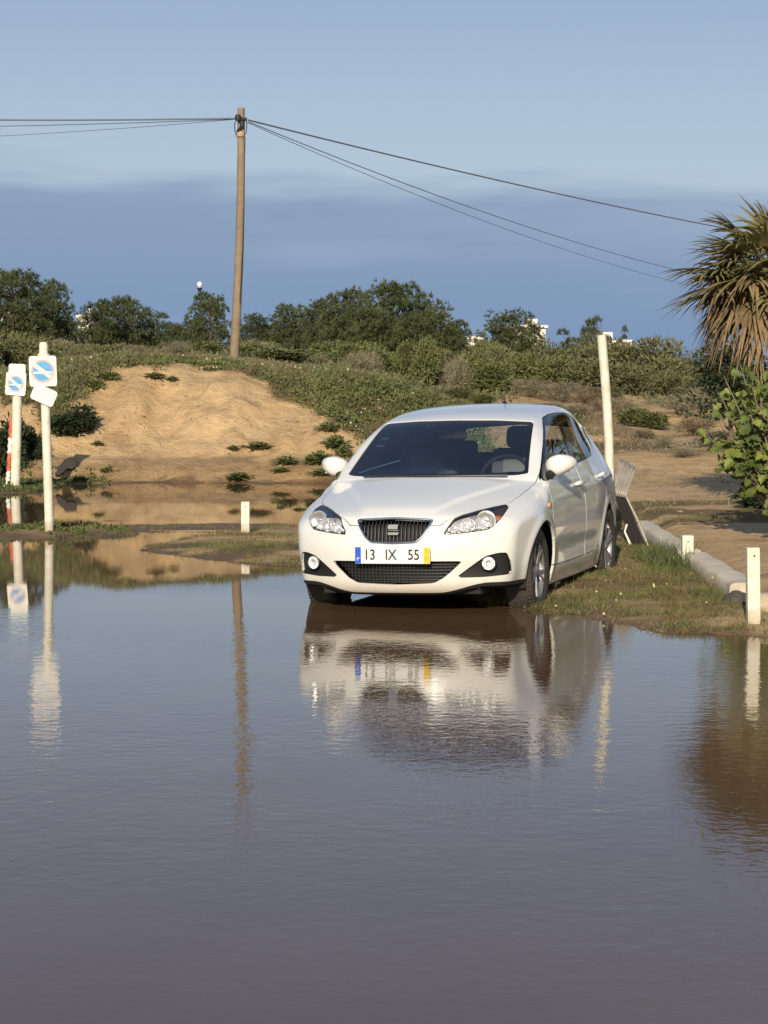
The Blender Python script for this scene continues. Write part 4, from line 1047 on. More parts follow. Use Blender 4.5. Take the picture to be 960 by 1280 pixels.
# ---------------------------------------------------------------- vegetation
def grid_val(a):
    G_ = a.reshape(nx_, ny_)
    def f(x, y):
        i = np.clip(np.searchsorted(gx, x)-1, 0, nx_-1); j = np.clip(np.searchsorted(gy, y)-1, 0, ny_-1); return G_[i, j]
    return f
veg_at = grid_val(veg); wet_at = grid_val(wet)
def unit(v): return v/np.maximum(np.linalg.norm(v, axis=-1, keepdims=True), 1e-9)
def blades(P, D, Ln, Wd, bend=.0, fat=False):
    """thin leaves: tapered, from P along D; returns V, F(tri)"""
    n = len(P); D = unit(D); side = unit(np.cross(D, rng.normal(size=(n,3)))); Ln = np.asarray(Ln)[:,None]*np.ones((n,1)); Wd = np.asarray(Wd)[:,None]*np.ones((n,1))
    m = P+D*Ln*.5+np.array([0,0,1])*0; tip = P+D*Ln+np.array([0,0,-1.])*bend*Ln
    if fat:
        V = np.stack([P, m+side*Wd, tip, m-side*Wd], 1).reshape(-1,3); b_ = np.arange(n)[:,None]*4
        return V, np.vstack([b_+[0,1,2], b_+[0,2,3]])
    V = np.stack([P-side*Wd*.5, P+side*Wd*.5, tip], 1).reshape(-1,3); return V, np.arange(n*3).reshape(-1,3)
def leafmat(name, c1, c2, rough=.75, c3=None, scale=3.0, trans=.0):
    m = bpy.data.materials.new(name); m.use_nodes = True; t = m.node_tree; b = t.nodes['Principled BSDF']
    g = tn(t, 'ShaderNodeNewGeometry'); rp = g.outputs['Random Per Island']
    c = tmix(t, rp, c1, c2)
    nz_ = noise(t, scale, 3); c = tmix(t, tramp(t, nz_, .38, .64), c, c3 or tuple(v*.6 for v in c1))
    oi = tn(t, 'ShaderNodeObjectInfo').outputs['Random']
    c = tmix(t, tramp(t, oi, 0, 1, 0, .35), c, tuple(v*.75 for v in c2))
    t.links.new(c, b.inputs['Base Color']); b.inputs['Roughness'].default_value = rough; b.inputs['Specular IOR Level'].default_value = .25
    if trans: b.inputs['Transmission Weight'].default_value = 0; b.inputs['Subsurface Weight'].default_value = 0
    return m
pine_m = leafmat('pine_needles', (.066,.088,.032), (.125,.14,.055), c3=(.036,.050,.020), scale=5.0)
bark = mat('bark', (.17,.12,.08), .95, col2=(.09,.065,.045), vscale=10, bump=.8, bscale=20)
def tree_template(seed, kind):
    """unit tree: 1 tall, about 1 wide"""
    r = np.random.default_rng(seed); py = random.Random(seed)
    lobes = []
    if kind == 'pine':
        n = 26
        for i in range(n):
            z_ = .16+.74*(i+.5)/n; a = i*2.4+py.uniform(-.5,.5); w_ = math.sqrt(max(0, 1-((z_-.38)/.60)**2))*.36*py.uniform(.55, 1.0)
            lobes.append((math.cos(a)*w_, math.sin(a)*w_, z_, py.uniform(.12,.18), py.uniform(.075,.12)))
        lobes.append((py.uniform(-.06,.06), py.uniform(-.05,.05), .88, .10, .10)); lobes.append((0,0,.45,.30,.28)); lobes.append((0,0,.7,.18,.16))
        nt_, nb, bl, bw = 1150, 11, .050, .0095
    elif kind == 'sparse':
        for i in range(8):
            z_ = py.uniform(.5, .92); a = py.uniform(0, 6.28); w_ = .30*py.uniform(.3, 1)
            lobes.append((math.cos(a)*w_, math.sin(a)*w_, z_, py.uniform(.09,.14), py.uniform(.06,.10)))
        nt_, nb, bl, bw = 360, 12, .055, .009
    tr = MB(); lean = (py.uniform(-.05,.05), py.uniform(-.05,.05))
    tk = [(lean[0]*f+.012*math.sin(f*9+seed), lean[1]*f, f*.88-(.06 if f == 0 else 0)) for f in np.linspace(0, 1, 9)]
    tr.tube(tk, list(np.linspace(.026, .006, 9)), 8)
    for (x, y, z_, a, b_) in lobes:
        z0 = max(.14, z_-.26-py.uniform(0,.1)); f = z0/.88; s_ = Vector((lean[0]*f, lean[1]*f, z0)); e_ = Vector((x, y, z_))
        mid_ = s_.lerp(e_, .5)+Vector((py.uniform(-.02,.02), py.uniform(-.02,.02), -.02)); tr.tube([s_, mid_, e_], [.010,.007,.003], 5)
    Lb = np.array(lobes); wts = Lb[:,3]**2; idx = r.choice(len(Lb), nt_, p=wts/wts.sum())
    d = unit(r.normal(size=(nt_,3))); d[:,2] = np.abs(d[:,2])*1.0-.35; d = unit(d); rad = r.uniform(.45, 1.08, nt_)[:,None]
    c = Lb[idx][:,:3]+d*rad*Lb[idx][:,[3,3,4]]
    P = np.repeat(c, nb, 0); o_ = unit(r.normal(size=P.shape)); D = unit(np.repeat(d, nb, 0)*.55+o_*.8+np.array([0,0,.5]))
    V, Fc = blades(P+o_*.006, D, r.uniform(.6,1.2,len(P))*bl, r.uniform(.7,1.3,len(P))*bw)
    return V, Fc, tr
mesh_cache = {}
def make_tree(x, y, w, h, key, label, cat='pine tree', group='pines along the dune ridge', name='pine_tree', base=None, rot=None):
    g = hz(x, y) if base is None else base
    if key not in mesh_cache:
        V, Fc, tr = tree_template(hash(key) % 1000 if False else sum(map(ord, key)), 'sparse' if 'sparse' in key else 'pine')
        e = empty(name, (x, y, g)); c = fast_mesh('crown', V, Fc, pine_m, e); k = tr.build('trunk', bark, e, smooth=True)
        mesh_cache[key] = (c.data, k.data)
    else:
        e = empty(name, (x, y, g)); c = link(bpy.data.objects.new('crown', mesh_cache[key][0])); k = link(bpy.data.objects.new('trunk', mesh_cache[key][1])); c.parent = k.parent = e
    e.scale = (w, w, h); e.rotation_euler.z = rnd.uniform(0, 6.28) if rot is None else rot
    tag(e, label, cat, group); return e
PINES = [ # px, top, width px, distance, template, label
 (14,335,118,62,'pa','tall dark pine at the far left edge of the photo'),
 (58,352,80,65,'pb','dark pine right behind the farther sign, against the left-edge pine'),
 (-25,345,90,66,'pc','pine cut off by the left edge of the photo'),
 (122,374,62,70,'pd','pine with two rounded heads just right of the narrow white house'),
 (155,369,66,72,'pa','highest pine between the nearer sign and the street lamp'),
 (186,385,58,74,'pb','pine sloping down to the right, left of the street lamp'),
 (216,402,46,77,'pc','low pine filling the dip left of the street lamp'),
 (262,365,58,70,'pd','pine with a visible bare trunk beside the street lamp'),
 (240,398,40,74,'pa','small pine directly under the street lamp'),
 (320,393,56,78,'pb','low pine just right of the utility pole'),
 (342,404,40,80,'pe','smallest pine between the pole and the round-topped one'),
 (366,379,64,70,'pc','round-topped pine between the pole and the large central mass'),
 (404,374,66,66,'pd','left shoulder pine of the large central mass'),
 (434,361,80,64,'pe','second peak of the large central pine mass'),
 (492,350,104,62,'pa','tallest pine of the large central mass'),
 (462,378,84,60,'pb','front pine of the central mass below its tallest peak'),
 (538,372,84,64,'pc','right shoulder pine of the large central mass'),
 (520,392,80,60,'pe','low front pine on the right of the central mass'),
 (566,400,56,67,'pd','last pine sloping down right of the central mass'),
 (634,389,84,66,'pb','pine above the car roof with a pale house showing through it'),
 (664,405,52,68,'pe','lower right companion of the pine above the car roof'),
 (608,425,42,68,'pc','little pine left of the one above the car roof'),
 (712,412,48,72,'sparse1','thin see-through pine left of the tall white post'),
 (752,397,44,74,'sparse2','small dark-headed pine rising just behind the tall white post top'),
 (735,408,36,76,'pe','small pine between the thin one and the tall white post'),
 (778,408,26,78,'sparse1','tiny wispy pine beside the flat-roofed house'),
]
for px, top, w, Yd, key, lab in PINES:
    a = at(px, top, Yd); g = hz(a[0], Yd); make_tree(a[0], Yd, w*1.18/FPX*Yd, (a[2]-g)*1.03, key, lab)
for i in range(26):
    px = -50+i*34+rnd.uniform(-8,8)
    if px > 780: break
    Yd = rnd.uniform(84, 96); top = np.interp(px, [-50,60,100,200,240,300,380,480,560,600,700,800], [375,382,404,416,412,416,404,390,410,432,434,440])+rnd.uniform(-4,6); a = at(px, top, Yd); g = hz(a[0], Yd)
    make_tree(a[0], Yd, 62/FPX*Yd, (a[2]-g)*1.03, rnd.choice(['pa','pb','pc','pd','pe']), 'distant pine in the low continuous row behind the front pines', group='back row of pines')
# ---------------------------------------------------------------- bushes
def bush_template(seed, n, ll, lw, fat=True, droop=0., nl=7, up=.4):
    r = np.random.default_rng(seed); py = random.Random(seed)
    Lb = np.array([(math.cos(a)*q, math.sin(a)*q, py.uniform(.15,.62), py.uniform(.22,.34), py.uniform(.20,.36)) for a, q in [(py.uniform(0,6.28), py.uniform(.0,.30)) for _ in range(nl)]])
    idx = r.integers(0, len(Lb), n); d = unit(r.normal(size=(n,3))); rad = r.uniform(.25,1.0,n)[:,None]**.6
    c = Lb[idx][:,:3]+d*rad*Lb[idx][:,[3,3,4]]; c[:,2] = np.abs(c[:,2])
    D = unit(d*.8+r.normal(size=(n,3))*.5+np.array([0,0,up]))
    V, Fc = blades(c, D, r.uniform(.6,1.3,n)*ll, r.uniform(.7,1.3,n)*lw, droop, fat)
    st_ = MB()
    for k in range(9):
        a = py.uniform(0, 6.28); q = py.uniform(.1,.35); st_.tube([(0,0,-.05),(math.cos(a)*q*.5, math.sin(a)*q*.5, .25),(math.cos(a)*q, math.sin(a)*q, py.uniform(.5,.8))], [.014,.010,.004], 5)
    return V, Fc, st_
bush_cache = {}
def bush(kind, x, y, w, h, label, group, cat='bush', name='bush', dz=0, depth=None):
    seed, n, ll, lw, m, fat, dr, up = BK[kind]
    g = hz(x, y)+dz; e = empty(name, (x, y, g))
    if kind not in bush_cache:
        V, Fc, st_ = bush_template(seed, n, ll, lw, fat, dr, up=up)
        f = fast_mesh('foliage', V, Fc, m, e); k = st_.build('stems', bark, e, smooth=True); bush_cache[kind] = (f.data, k.data)
    else:
        for nm, d_ in zip(('foliage','stems'), bush_cache[kind]): o = link(bpy.data.objects.new(nm, d_)); o.parent = e
    e.scale = (w, depth or w, h); e.rotation_euler.z = 0 if depth else rnd.uniform(0, 6.28); tag(e, label, cat, group); return e
olive = leafmat('olive_foliage', (.135,.135,.058), (.20,.185,.085), c3=(.09,.10,.05), scale=1.5)
green = leafmat('green_foliage', (.11,.135,.045), (.18,.19,.07), c3=(.075,.09,.035), scale=2)
dark = leafmat('dark_foliage', (.028,.045,.018), (.05,.07,.028), c3=(.02,.03,.014), scale=3)
grey = leafmat('grey_scrub', (.25,.22,.145), (.35,.31,.21), c3=(.17,.15,.095), scale=3)
dry = leafmat('dry_scrub', (.22,.16,.10), (.30,.23,.15), c3=(.13,.10,.06), scale=3)
BK = {'olive1': (1, 3400, .085, .014, olive, True, .0, .5), 'olive2': (2, 3400, .09, .013, olive, True, .0, .6), 'green1': (3, 2600, .09, .020, green, True, 0, .4),
      'green2': (4, 2600, .10, .018, green, True, 0, .5), 'dark1': (5, 2400, .13, .026, dark, True, .1, .2), 'grey1': (6, 1700, .15, .012, grey, False, .0, .6),
      'dry1': (7, 1500, .17, .012, dry, False, .1, .6), 'weed1': (8, 260, .34, .07, green, True, .12, .5)}
def bp_(px, base, Yd=None):
    """plan point of a bush foot seen at px, base on the rising ground"""
    if Yd is None:
        ys = np.arange(22, 110, .1); pts_ = np.array([at(px, base, v) for v in ys]); k = np.where(pts_[:,2] <= height(pts_[:,0], ys))[0]
        Yd = float(ys[k[0]]) if len(k) else 60.
    return at(px, base, Yd)[0], Yd
# big olive-grey bushes on the right ridge
for i, (px, top, w, Yd, k) in enumerate([(700,436,70,58,'olive2'),(735,440,80,56,'olive1'),(775,428,95,58,'olive2'),(815,430,90,56,'olive1'),(850,446,80,54,'olive2'),(880,462,70,52,'olive1'),(760,455,90,53,'olive2'),(800,462,80,52,'olive1'),(690,455,60,54,'green1'),(660,450,60,56,'green2'),(905,470,60,50,'green1'),(940,462,80,52,'olive1'),(625,455,60,56,'green1'),(835,468,70,50,'olive2')]):
    a = at(px, top, Yd); g = hz(a[0], Yd); bush(k, a[0], Yd, w*1.15/FPX*Yd, max(.3, (a[2]-g))*1.42, 'broad olive-green bush on the ridge right of the car', 'olive bushes on the right ridge')
# green scrub band along the dune top
for i in range(74):
    px = rnd.uniform(-40, 640); Yd = rnd.uniform(46.5, 60); base = 452; top = rnd.uniform(424, 440)+(Yd-46)*.0-(6 if px < 90 else 0)
    a = at(px, top, Yd); g = hz(a[0], Yd); k = rnd.choice(['green1','green2','olive1','grey1','green1'])
    if abs(px-292) < 14 and Yd < 47.5: continue
    bush(k, a[0], Yd, rnd.uniform(34,70)/FPX*Yd, max(.28, a[2]-g)*rnd.uniform(.9,1.35), 'low scrub bush in the green band between the bare dune and the pines', 'scrub along the dune top')
for px, top, w, Yd, k in [(345,437,100,47,'green2'),(300,440,60,50,'green1'),(415,432,70,52,'green1'),(555,440,70,52,'olive1'),(600,445,60,52,'green2'),(220,446,50,45,'grey1'),(258,440,60,48,'green2'),(20,425,90,48,'olive1'),(-10,420,80,50,'green1'),(65,440,60,46,'green1'),(100,443,50,46,'olive2'),(140,440,60,50,'green2'),(185,436,60,52,'olive1')]:
    a = at(px, top, Yd); g = hz(a[0], Yd); bush(k, a[0], Yd, w/FPX*Yd, max(.3, a[2]-g)*1.3, 'rounded bush at the back edge of the dune top', 'rounded bushes on the dune top')
# grey and dry scrub on the gentle right slope
for px, base, w, hh, k in [(665,497,60,22,'grey1'),(700,503,70,24,'grey1'),(735,508,50,22,'dry1'),(640,492,50,18,'grey1'),(790,533,60,20,'green1'),(815,536,56,20,'green2'),(775,520,50,22,'grey1'),(850,520,70,26,'grey1'),(885,512,80,34,'grey1'),(915,505,70,30,'dry1'),(930,520,80,30,'grey1'),(870,545,70,24,'dry1'),(832,560,36,12,'grey1'),(806,548,34,12,'dry1'),(760,500,40,16,'olive1'),(900,560,70,20,'grey1'),(855,572,40,12,'grey1'),(722,520,40,14,'grey1'),(755,515,40,14,'dry1'),(690,515,40,12,'grey1'),(600,508,40,14,'green1'),(570,500,50,16,'olive1'),(610,492,50,12,'dry1'),(950,545,60,24,'grey1')]:
    x, Yd = bp_(px, base); bush(k, x, Yd, w*1.1/FPX*Yd, hh*1.25/FPX*Yd, 'low grey-green scrub clump on the sandy slope right of the car', 'scrub clumps on the right slope', cat='scrub', name='scrub_clump')
# dark evergreen bushes at the left
for px, base, w, hh, lab in [(84,546,66,36,'dark evergreen bush on the dune face behind the nearer sign post'),(-2,592,58,72,'dark evergreen bush at the left edge beside the farther sign post'),(38,566,44,34,'small dark evergreen bush between the two sign posts'),(52,575,26,16,'lowest dark evergreen tuft between the two sign posts')]:
    x, Yd = bp_(px, base); bush('dark1', x, Yd, w*1.1/FPX*Yd, hh*1.15/FPX*Yd, lab, 'dark evergreen bushes at the left')
# weeds on the bare face and on the mud
for px, base, w, hh in [(196,474,20,5),(214,477,12,4),(120,488,20,9),(138,476,22,8),(322,566,30,6),(290,566,12,4),(356,584,24,7),(398,580,30,9),(388,584,16,6),(122,561,12,4),(134,590,12,4),(300,599,28,5),(350,601,18,4),(400,600,22,6),(375,640,14,4),(352,637,9,4),(100,602,18,5),(420,560,26,10),(408,540,22,8),(430,572,20,9)]:
    x, Yd = bp_(px, base); bush('weed1', x, Yd, w*1.2/FPX*Yd, hh*1.5/FPX*Yd, 'small leafy weed rooted in the bare sand left of the car', 'weeds on the bare sand', cat='weed', name='weed')
# ---------------------------------------------------------------- ground cover (nobody could count it)
def scatter(name, n, xr, yr, acc, ln, wd, nb, m, label, fat=False, up=1.2, zoff=0, spread=.03, dens=None):
    x = rng.uniform(*xr, n); y = rng.uniform(*yr, n); p = acc(x, y); k = rng.random(n) < p; x, y = x[k], y[k]
    z_ = height(x, y)+zoff; P = np.stack([x, y, z_], -1)
    sc = rng.uniform(.5, 1.4, len(x)); P = np.repeat(P, nb, 0); sc = np.repeat(sc, nb)
    P[:,:2] += rng.normal(size=(len(P),2))*spread; P[:,2] -= .006
    D = rng.normal(size=(len(P),3)); D[:,2] = np.abs(D[:,2])+up
    V, Fc = blades(P, D, sc*rng.uniform(.6,1.2,len(P))*ln, rng.uniform(.7,1.3,len(P))*wd, .15, fat)
    o = fast_mesh(name, V, Fc, m); tag(o, label, 'grass' if 'grass' in name else 'ground cover', kind='stuff'); return o
grass_m = leafmat('grass_blades', (.11,.13,.038), (.20,.19,.07), c3=(.15,.10,.045), scale=1.6)
grass_g = leafmat('lush_grass', (.075,.10,.032), (.15,.155,.06), c3=(.055,.075,.025), scale=2)
dryg = leafmat('dry_grass', (.27,.20,.105), (.34,.27,.15), c3=(.19,.13,.07), scale=2)
kxf = lambda y: np.interp(y, [p[1] for p in KERB[::-1]], [p[0] for p in KERB[::-1]])
vn = lambda x, y: fbm(x*1.9+3, y*1.9, 4)
near_acc = lambda x, y: np.maximum(veg_at(x, y), .25)*(height(x, y) > .002)*(x < kxf(y)+.05)*np.clip(.55+vn(x, y)*3.0, .05, 1)
def pad_excl(x, y):
    """no grass where the tyres and the car floor stand"""
    fx = (x-CX)*_F.x+(y-CY)*_F.y; lx = (x-CX)*_L.x+(y-CY)*_L.y
    out_ = np.ones_like(x)
    for c_ in (0, -2.469):
        for s_ in (.715, -.715): out_ *= ~((np.abs(fx-c_) < .13) & (np.abs(lx-s_) < .11))
    return out_
scatter('short_grass', 60000, (-3.4, 3.6), (13.6, 24.5), lambda x, y: near_acc(x, y)*pad_excl(x, y), .052, .0065, 5, grass_m, 'short patchy green and brown grass on the verge by the car and on the spit')
scatter('dry_grass_blades', 26000, (-3.4, 3.6), (13.6, 24.5), lambda x, y: near_acc(x, y)*pad_excl(x, y)*(vn(x+7, y) > -.10), .045, .006, 4, dryg, 'dry straw-coloured grass mixed through the verge beside the car')
scatter('green_grass', 34000, (-3.4, 3.2), (13.6, 24.0), lambda x, y: near_acc(x, y)*pad_excl(x, y)*np.clip(vn(x*.9+21, y*1.2)*6+.15, 0, 1), .060, .0065, 5, grass_g, 'green tufts of grass among the drier patches of the verge and spit')
scatter('tall_grass', 6000, (1.4, 3.0), (14.0, 23.0), lambda x, y: np.exp(-((x-kxf(y)+.22)/.14)**2)*np.clip(.35+vn(x*1.3, y*1.3+5)*4, 0, 1)*sst(14.2, 16, y)*sst(20.8, 19.2, y), .10, .007, 6, grass_g, 'tall lush grass growing along the near side of the concrete kerb', up=1.7, spread=.05)
scatter('reed_grass', 90, (2.15, 2.48), (17.9, 19.4), lambda x, y: x*0+1, .20, .011, 7, grass_g, 'tallest clump of green grass around the very short white post', up=2.2, spread=.05)
scatter('water_weeds', 9000, (-7.0, -2.2), (21.8, 25.0), lambda x, y: (land_sd(x, y) < .10)*(y > 21.5)*(x < -2.6)*np.clip(.15+vn(x*1.5, y*1.5)*3.5, 0, .7), .06, .012, 6, grass_g, 'leafy green weeds on the strip of land around the nearer sign post', fat=True, up=.7)
scatter('bank_weeds', 5000, (-8.0, -4.2), (30.5, 35.6), lambda x, y: (height(x, y) > .0)*.6*(land_sd(x, y) < .2), .07, .016, 6, grass_g, 'green weeds around the foot of the farther sign post', fat=True, up=.7)
# planted slope of the dune
dv = lambda x, y: veg_at(x, y)*np.clip(.75+fbm(x*1.1, y*1.1, 4)*2.4, .1, 1)
scatter('dune_ground_cover', 75000, (-9, 3.5), (35.6, 46), dv, .085, .017, 7, green, 'thick low green ground cover on the top and right flank of the dune', fat=True, up=.5, spread=.10)
scatter('dune_dry_cover', 60000, (-9, 4.0), (35.6, 46), lambda x, y: veg_at(x, y)*np.clip(.30+fbm(x*.7+31, y*.55, 4)*4.5, 0, 1), .13, .010, 6, dry, 'dry brown stalks mixed through the green cover of the dune', up=.9, spread=.10)
scatter('dune_pale_flowers', 5000, (-9, 4.0), (36, 46), lambda x, y: veg_at(x, y)*np.clip(.1+fbm(x*.9+61, y*.8, 4)*4, 0, .5), .045, .014, 2, leafmat('pale_flower', (.50,.46,.34), (.62,.58,.46), c3=(.40,.36,.26)), 'pale flower heads and dead leaves among the dune cover', fat=True, up=1.5, zoff=.05)
scatter('far_ground_cover', 26000, (-17, 15), (46, 78), lambda x, y: np.where(x < 2.5, .9, veg_at(x, y)*.6), .20, .022, 7, olive, 'rough low scrub and grass covering the ground under the pines', fat=True, up=.8, spread=.25)
scatter('slope_ground_cover', 12000, (1.0, 12), (24.5, 50), lambda x, y: veg_at(x, y)*np.clip(.4+fbm(x*.9, y*.9, 4)*2.5, .03, 1)*.7, .10, .016, 6, grey, 'thin grey-green cover in patches on the sandy slope right of the car', up=.9, spread=.09)
scatter('slope_green_grass', 12000, (1.2, 9), (22.0, 31), lambda x, y: np.maximum(veg_at(x, y), .15)*np.clip(.1+fbm(x*.8+9, y*1.6, 4)*4, 0, 1), .06, .008, 6, grass_m, 'faint green grass in streaks on the flat sand beyond the kerb', spread=.06)
# little pale flowers, leaves and stones on the verge
pf_m = mat('petal', (.62,.52,.26), .7); fl = MB()
for i in range(34):
    x = rnd.uniform(.9, 2.7); y = rnd.uniform(14.1, 20); 
    if land_sd(np.array([x]), np.array([y]))[0] > -.1 or x > kxf(y)-.05: continue
    z_ = hz(x, y)+rnd.uniform(.02,.07); r_ = rnd.uniform(.005,.010); fl.lathe([(.0005,.004),(r_*.6,.006),(r_,0),(r_*.5,-.004)], 7, Matrix.Translation((x, y, z_)) @ Matrix.Rotation(rnd.uniform(.3,1.2), 4, 'X'))
tag(fl.build('wild_flowers', pf_m), 'small pale yellow flower heads scattered over the grassy verge', 'flowers', kind='stuff')
peb = MB(); 
for i in range(900):
    far = i > 250
    x = rnd.uniform(-7, 7) if far else rnd.uniform(.2, 4); y = rnd.uniform(24, 44) if far else rnd.uniform(13.8, 24)
    z_ = hz(x, y)
    if z_ < .02: continue
    r_ = rnd.uniform(.008,.03)*(1.4 if far else .7); M_ = Matrix.Translation((x, y, z_)) @ Matrix.Rotation(rnd.uniform(0,6), 4, 'Z') @ Matrix.Diagonal((1, rnd.uniform(.6,1), rnd.uniform(.4,.8), 1))
    peb.lathe([(.0005,r_),(r_*.8,r_*.6),(r_,0),(r_*.7,-r_*.6)], 6, M_)
tag(peb.build('pebbles', mat('pebble', (.33,.25,.17), .95, col2=(.16,.11,.07), vscale=2)), 'small stones and clods strewn over the sand', 'pebbles', kind='stuff')
# ---------------------------------------------------------------- fan palm at the right edge
frond_g = leafmat('palm_green', (.15,.155,.06), (.27,.24,.11), c3=(.20,.165,.075), scale=5, rough=.5)
frond_d = leafmat('palm_dead', (.20,.135,.07), (.34,.235,.13), c3=(.12,.09,.045), scale=5, rough=.8)
palm_bark = mat('palm_bark', (.13,.085,.05), .95, col2=(.06,.04,.025), vscale=14, bump=1, bscale=14)
PYd = 24.0; pc = at(992, 338, PYd); pg = hz(pc[0], PYd); palm = empty('fan_palm', (pc[0], PYd, pg)); CH = pc[2]-pg
tag(palm, 'shaggy fan palm at the right edge with green fronds over a brown dead skirt', 'palm tree')
pt_ = MB(); pts = []; rad = []
for i in range(40):
    f = i/39; pts.append((.05*math.sin(f*3), .03*math.sin(f*2), CH*f-.1)); rad.append(.19-.05*f+(.018 if i % 2 else 0))
pt_.tube(pts, rad, 16); pt_.build('trunk', palm_bark, palm)
def frond(az, el, pl, bl, dead, seed):
    py = random.Random(seed); V = []; Fc = []
    d = Vector((math.cos(az)*math.cos(el), math.sin(az)*math.cos(el), math.sin(el)))
    side = Vector((-math.sin(az), math.cos(az), 0)); upv = side.cross(d)*-1
    if upv.z < 0: upv = -upv
    o0 = Vector((math.cos(az)*.10, math.sin(az)*.10, 0)); g = .55 if dead else .28
    hub = o0+d*pl+Vector((0,0,-.10*pl*(2 if dead else 1)))
    # petiole: thin tapered strip with thickness
    pet = MB(); pet.tube([o0, o0.lerp(hub, .5)+Vector((0,0,.03)), hub], [.020,.014,.010], 5); V += [Vector(v) for v in pet.v]; Fc += list(pet.f)
    ns = 22 if not dead else 20; spread = R(118 if not dead else 95)
    for k in range(ns):
        a = (k/(ns-1)*2-1)*spread+py.uniform(-.03,.03); L_ = bl*(1-.28*abs(a/spread)**2)*py.uniform(.85,1.08)
        sd = (d*math.cos(a)+side*math.sin(a)).normalized(); w0 = .021*py.uniform(.8,1.1)
        nrm = (upv+sd*0).normalized(); wv = sd.cross(nrm).normalized(); p = hub.copy(); prev = None; n = 6; dr = py.uniform(.35,1.7)*g; curl = py.uniform(-.55,.55)
        for j in range(n+1):
            f = j/n; w = w0*(.35+.9*math.sin(min(1, f*1.7)*math.pi/2))*(1-f**2.2)+.0015
            q = hub+sd*L_*f+Vector((0,0,-1))*L_*dr*f**2.2*(1.25 if dead else .9)+wv*curl*L_*.2*f*f
            b_ = len(V); fold = nrm*w*.45
            V += [q-wv*w+fold, q, q+wv*w+fold]
            if prev is not None: Fc += [(prev, prev+1, b_+1, b_), (prev+1, prev+2, b_+2, b_+1)]
            prev = b_
    o = mesh_obj('dead_frond' if dead else 'frond', V, Fc, frond_d if dead else frond_g, palm); o.location = (0,0,CH); return o
fr = []
for i in range(30):
    az = i*2.399+.3; el = R(78)-R(95)*(i/29)**.9; fr.append(frond(az, el, .42+.22*(i/29), .60, False, i))
for i in range(30):
    az = i*2.399+1.1; el = R(10)-R(40)*(i/29)+rnd.uniform(-.2,.2); fr.append(frond(az, el, rnd.uniform(.40,.62), rnd.uniform(.30,.44), i % 4 != 1, 100+i))
for i in range(16):
    az = R(150)+R(95)*rnd.random(); el = R(18)-R(60)*rnd.random(); frond(az, el, rnd.uniform(.45,.70), rnd.uniform(.34,.46), i % 3 != 0, 300+i)
# left-reaching fronds seen against the sky
for az, el, dd in ((R(180), R(6), False), (R(196), R(-8), False), (R(168), R(-12), False), (R(205), R(24), False), (R(186), R(42), False), (R(178), R(-22), True), (R(200), R(-30), True), (R(160), R(-26), True), (R(222), R(-24), True), (R(238), R(-38), True), (R(215), R(-46), True)):
    frond(az, el, .74 if abs(el) < R(20) else .62, .60 if not dd else .42, dd, int(az*50+el*9))
# ---------------------------------------------------------------- fig bush in front of the palm
fig_l = leafmat('fig_leaf', (.10,.14,.030), (.24,.27,.060), c3=(.065,.09,.022), scale=4, rough=.55)
figw = mat('fig_bark', (.20,.16,.12), .9)
FY = 20.6; fc = at(985, 560, FY); fgz = hz(fc[0], FY); fig = empty('fig_tree', (fc[0], FY, fgz)); tag(fig, 'leafy young fig tree with big yellow-green leaves at the right edge below the palm', 'fig tree')
leaf2d = [(0,0),(.22,.02),(.42,.16),(.34,.26),(.52,.44),(.40,.50),(.30,.48),(.30,.72),(.12,.80),(0,1.0)]
leaf2d = leaf2d+[(-x, y) for x, y in leaf2d[-2:0:-1]]
twigs = MB(); LV = []; LF = []; pyf = random.Random(5)
def add_leaf(p, d, up, s_):
    d = d.normalized(); w = d.cross(up).normalized(); nrm = w.cross(d); b_ = len(LV)
    cx_ = p+d*s_*.42
    LV.append(cx_-nrm*s_*.05)
    for x, y in leaf2d: LV.append(p+w*x*s_+d*y*s_+nrm*(abs(x)*.35-.18*y*y)*s_)
    n = len(leaf2d)
    for k in range(n): LF.append((b_, b_+1+k, b_+1+(k+1) % n))
kk = FY/FPX
def figpt(px, py, d): a = at(px, py, FY); return Vector((a[0]-fc[0], d, a[2]-fgz))
ends = []
for i in range(70):
    a = pyf.uniform(0, 6.28); e_ = Vector((math.cos(a)*pyf.uniform(.05,.74), math.sin(a)*pyf.uniform(.1,.6), pyf.uniform(.55,1.50)))
    if e_.z > 1.25 and abs(e_.x) > .55: continue
    ends.append(e_)
ends += [figpt(*q) for q in ((884,545,-.1),(890,505,0),(900,560,-.15),(905,470,0),(895,525,-.1),(915,575,-.2),(925,455,0),(905,548,-.2),(930,590,-.3),(920,530,-.3),(900,490,.1),(940,470,-.2),(950,520,-.4),(955,560,-.4),(938,545,-.35))]
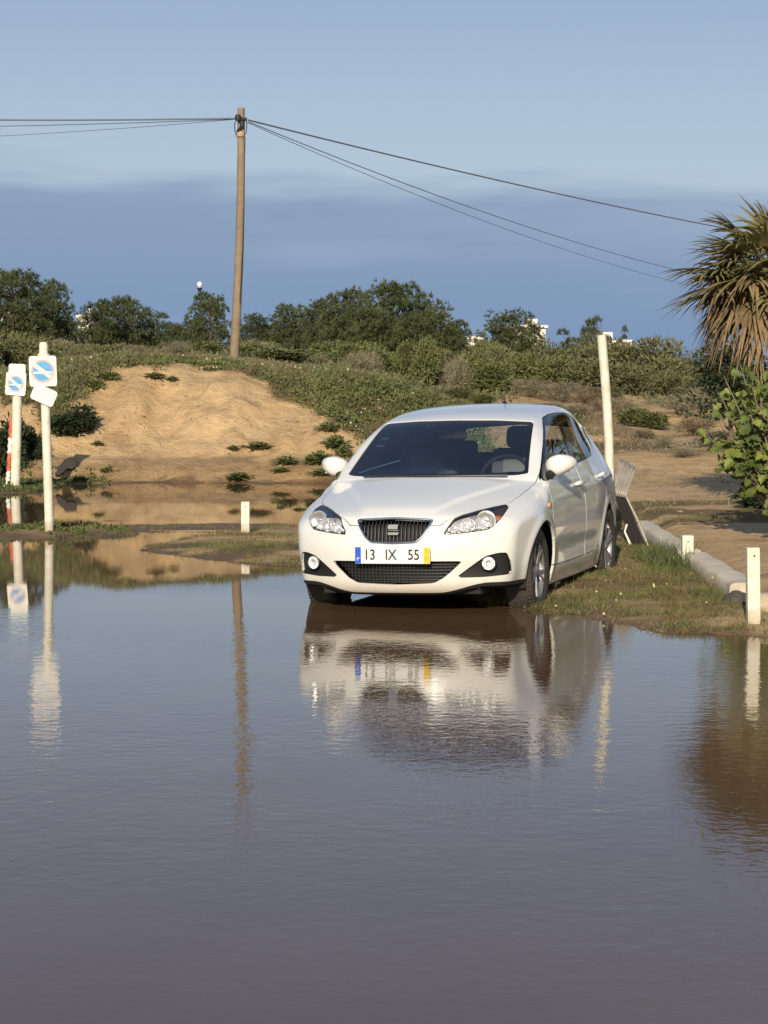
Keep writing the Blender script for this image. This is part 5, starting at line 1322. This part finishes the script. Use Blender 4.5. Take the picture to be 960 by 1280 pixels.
for e_ in ends:
    s_ = Vector((pyf.uniform(-.06,.06), pyf.uniform(-.06,.06), pyf.uniform(0,.25))); m_ = s_.lerp(e_, .55)+Vector((0,0,-.08+.05)); twigs.tube([s_, m_, e_], [.018,.010,.004], 6)
    for j in range(pyf.randint(10, 15)):
        f = pyf.uniform(.55, 1.03); p = (m_.lerp(e_, (f-.55)/.45)) + Vector((pyf.gauss(0,.06), pyf.gauss(0,.06), pyf.gauss(0,.05)))
        d = Vector((pyf.gauss(0,.6), pyf.gauss(-.35,.6), pyf.gauss(-.45,.4))); upv = Vector((pyf.gauss(0,.35), -.7+pyf.gauss(0,.3), .75)); add_leaf(p, d, upv, pyf.uniform(.055,.125))
# one low sprig
sp_ = figpt(949, 632, -.5)
twigs.tube([Vector((.15,-.1,.02)), Vector((.05,-.35,.12)), sp_], [.012,.008,.004], 6)
for j in range(5): add_leaf(sp_+Vector((pyf.gauss(0,.03),0,pyf.gauss(0,.02))), Vector((pyf.gauss(0,1),-.3,pyf.gauss(0,.4))), Vector((0,-.6,.8)), .10)
twigs.build('branches', figw, fig, smooth=True); mesh_obj('leaves', LV, LF, fig_l, fig)
# darker broadleaf tree and bushes behind the palm
V, Fc, tr = tree_template(77, 'sparse'); dk = at(915, 415, 34); e = empty('broadleaf_tree', (dk[0], 34, hz(dk[0], 34)))
V2, F2, st2 = bush_template(41, 2600, .055, .020, True, .1, nl=12)
V2[:,2] = V2[:,2]*.75+.30
fast_mesh('crown', V2, F2, dark, e); tr.build('trunk', bark, e, smooth=True); hh = dk[2]-e.location.z; e.scale = (1.7, 1.7, hh)
tag(e, 'thin dark-leaved tree showing behind the palm skirt above the fig leaves', 'tree')
for px, base, w, hh, lab in [(960,560,90,100,'dark dense shrub behind the fig tree at the right edge'),(985,600,110,120,'large dark shrub under the palm, mostly cut off by the right edge'),(972,636,90,70,'low dark shrub added to stand in for the shade under the fig leaves at the right edge')]:  # the last, low shrub is added as the deep shade under the fig
    a = bp_(px, base); bush('dark1', a[0], min(a[1], 29), w/FPX*27, hh/FPX*27, lab, 'dark shrubs behind the fig')
# ---------------------------------------------------------------- small bits in the water
p = gd(878, 1042, 0); tw = MB(); tw.tube([(0,0,-.02),(.002,0,.012),(-.001,.004,.030)], [.0022,.0018,.001], 5); tw.tube([(0,0,.006),(.007,.002,.018)], [.0015,.001], 5); tw.tube([(0,0,.004),(-.006,.0,.012)], [.0015,.001], 5)
o = tw.build('water_sprig', grass_g); o.location = (p[0], p[1], 0); tag(o, 'tiny green sprig poking out of the open water in front of the verge', 'plant')
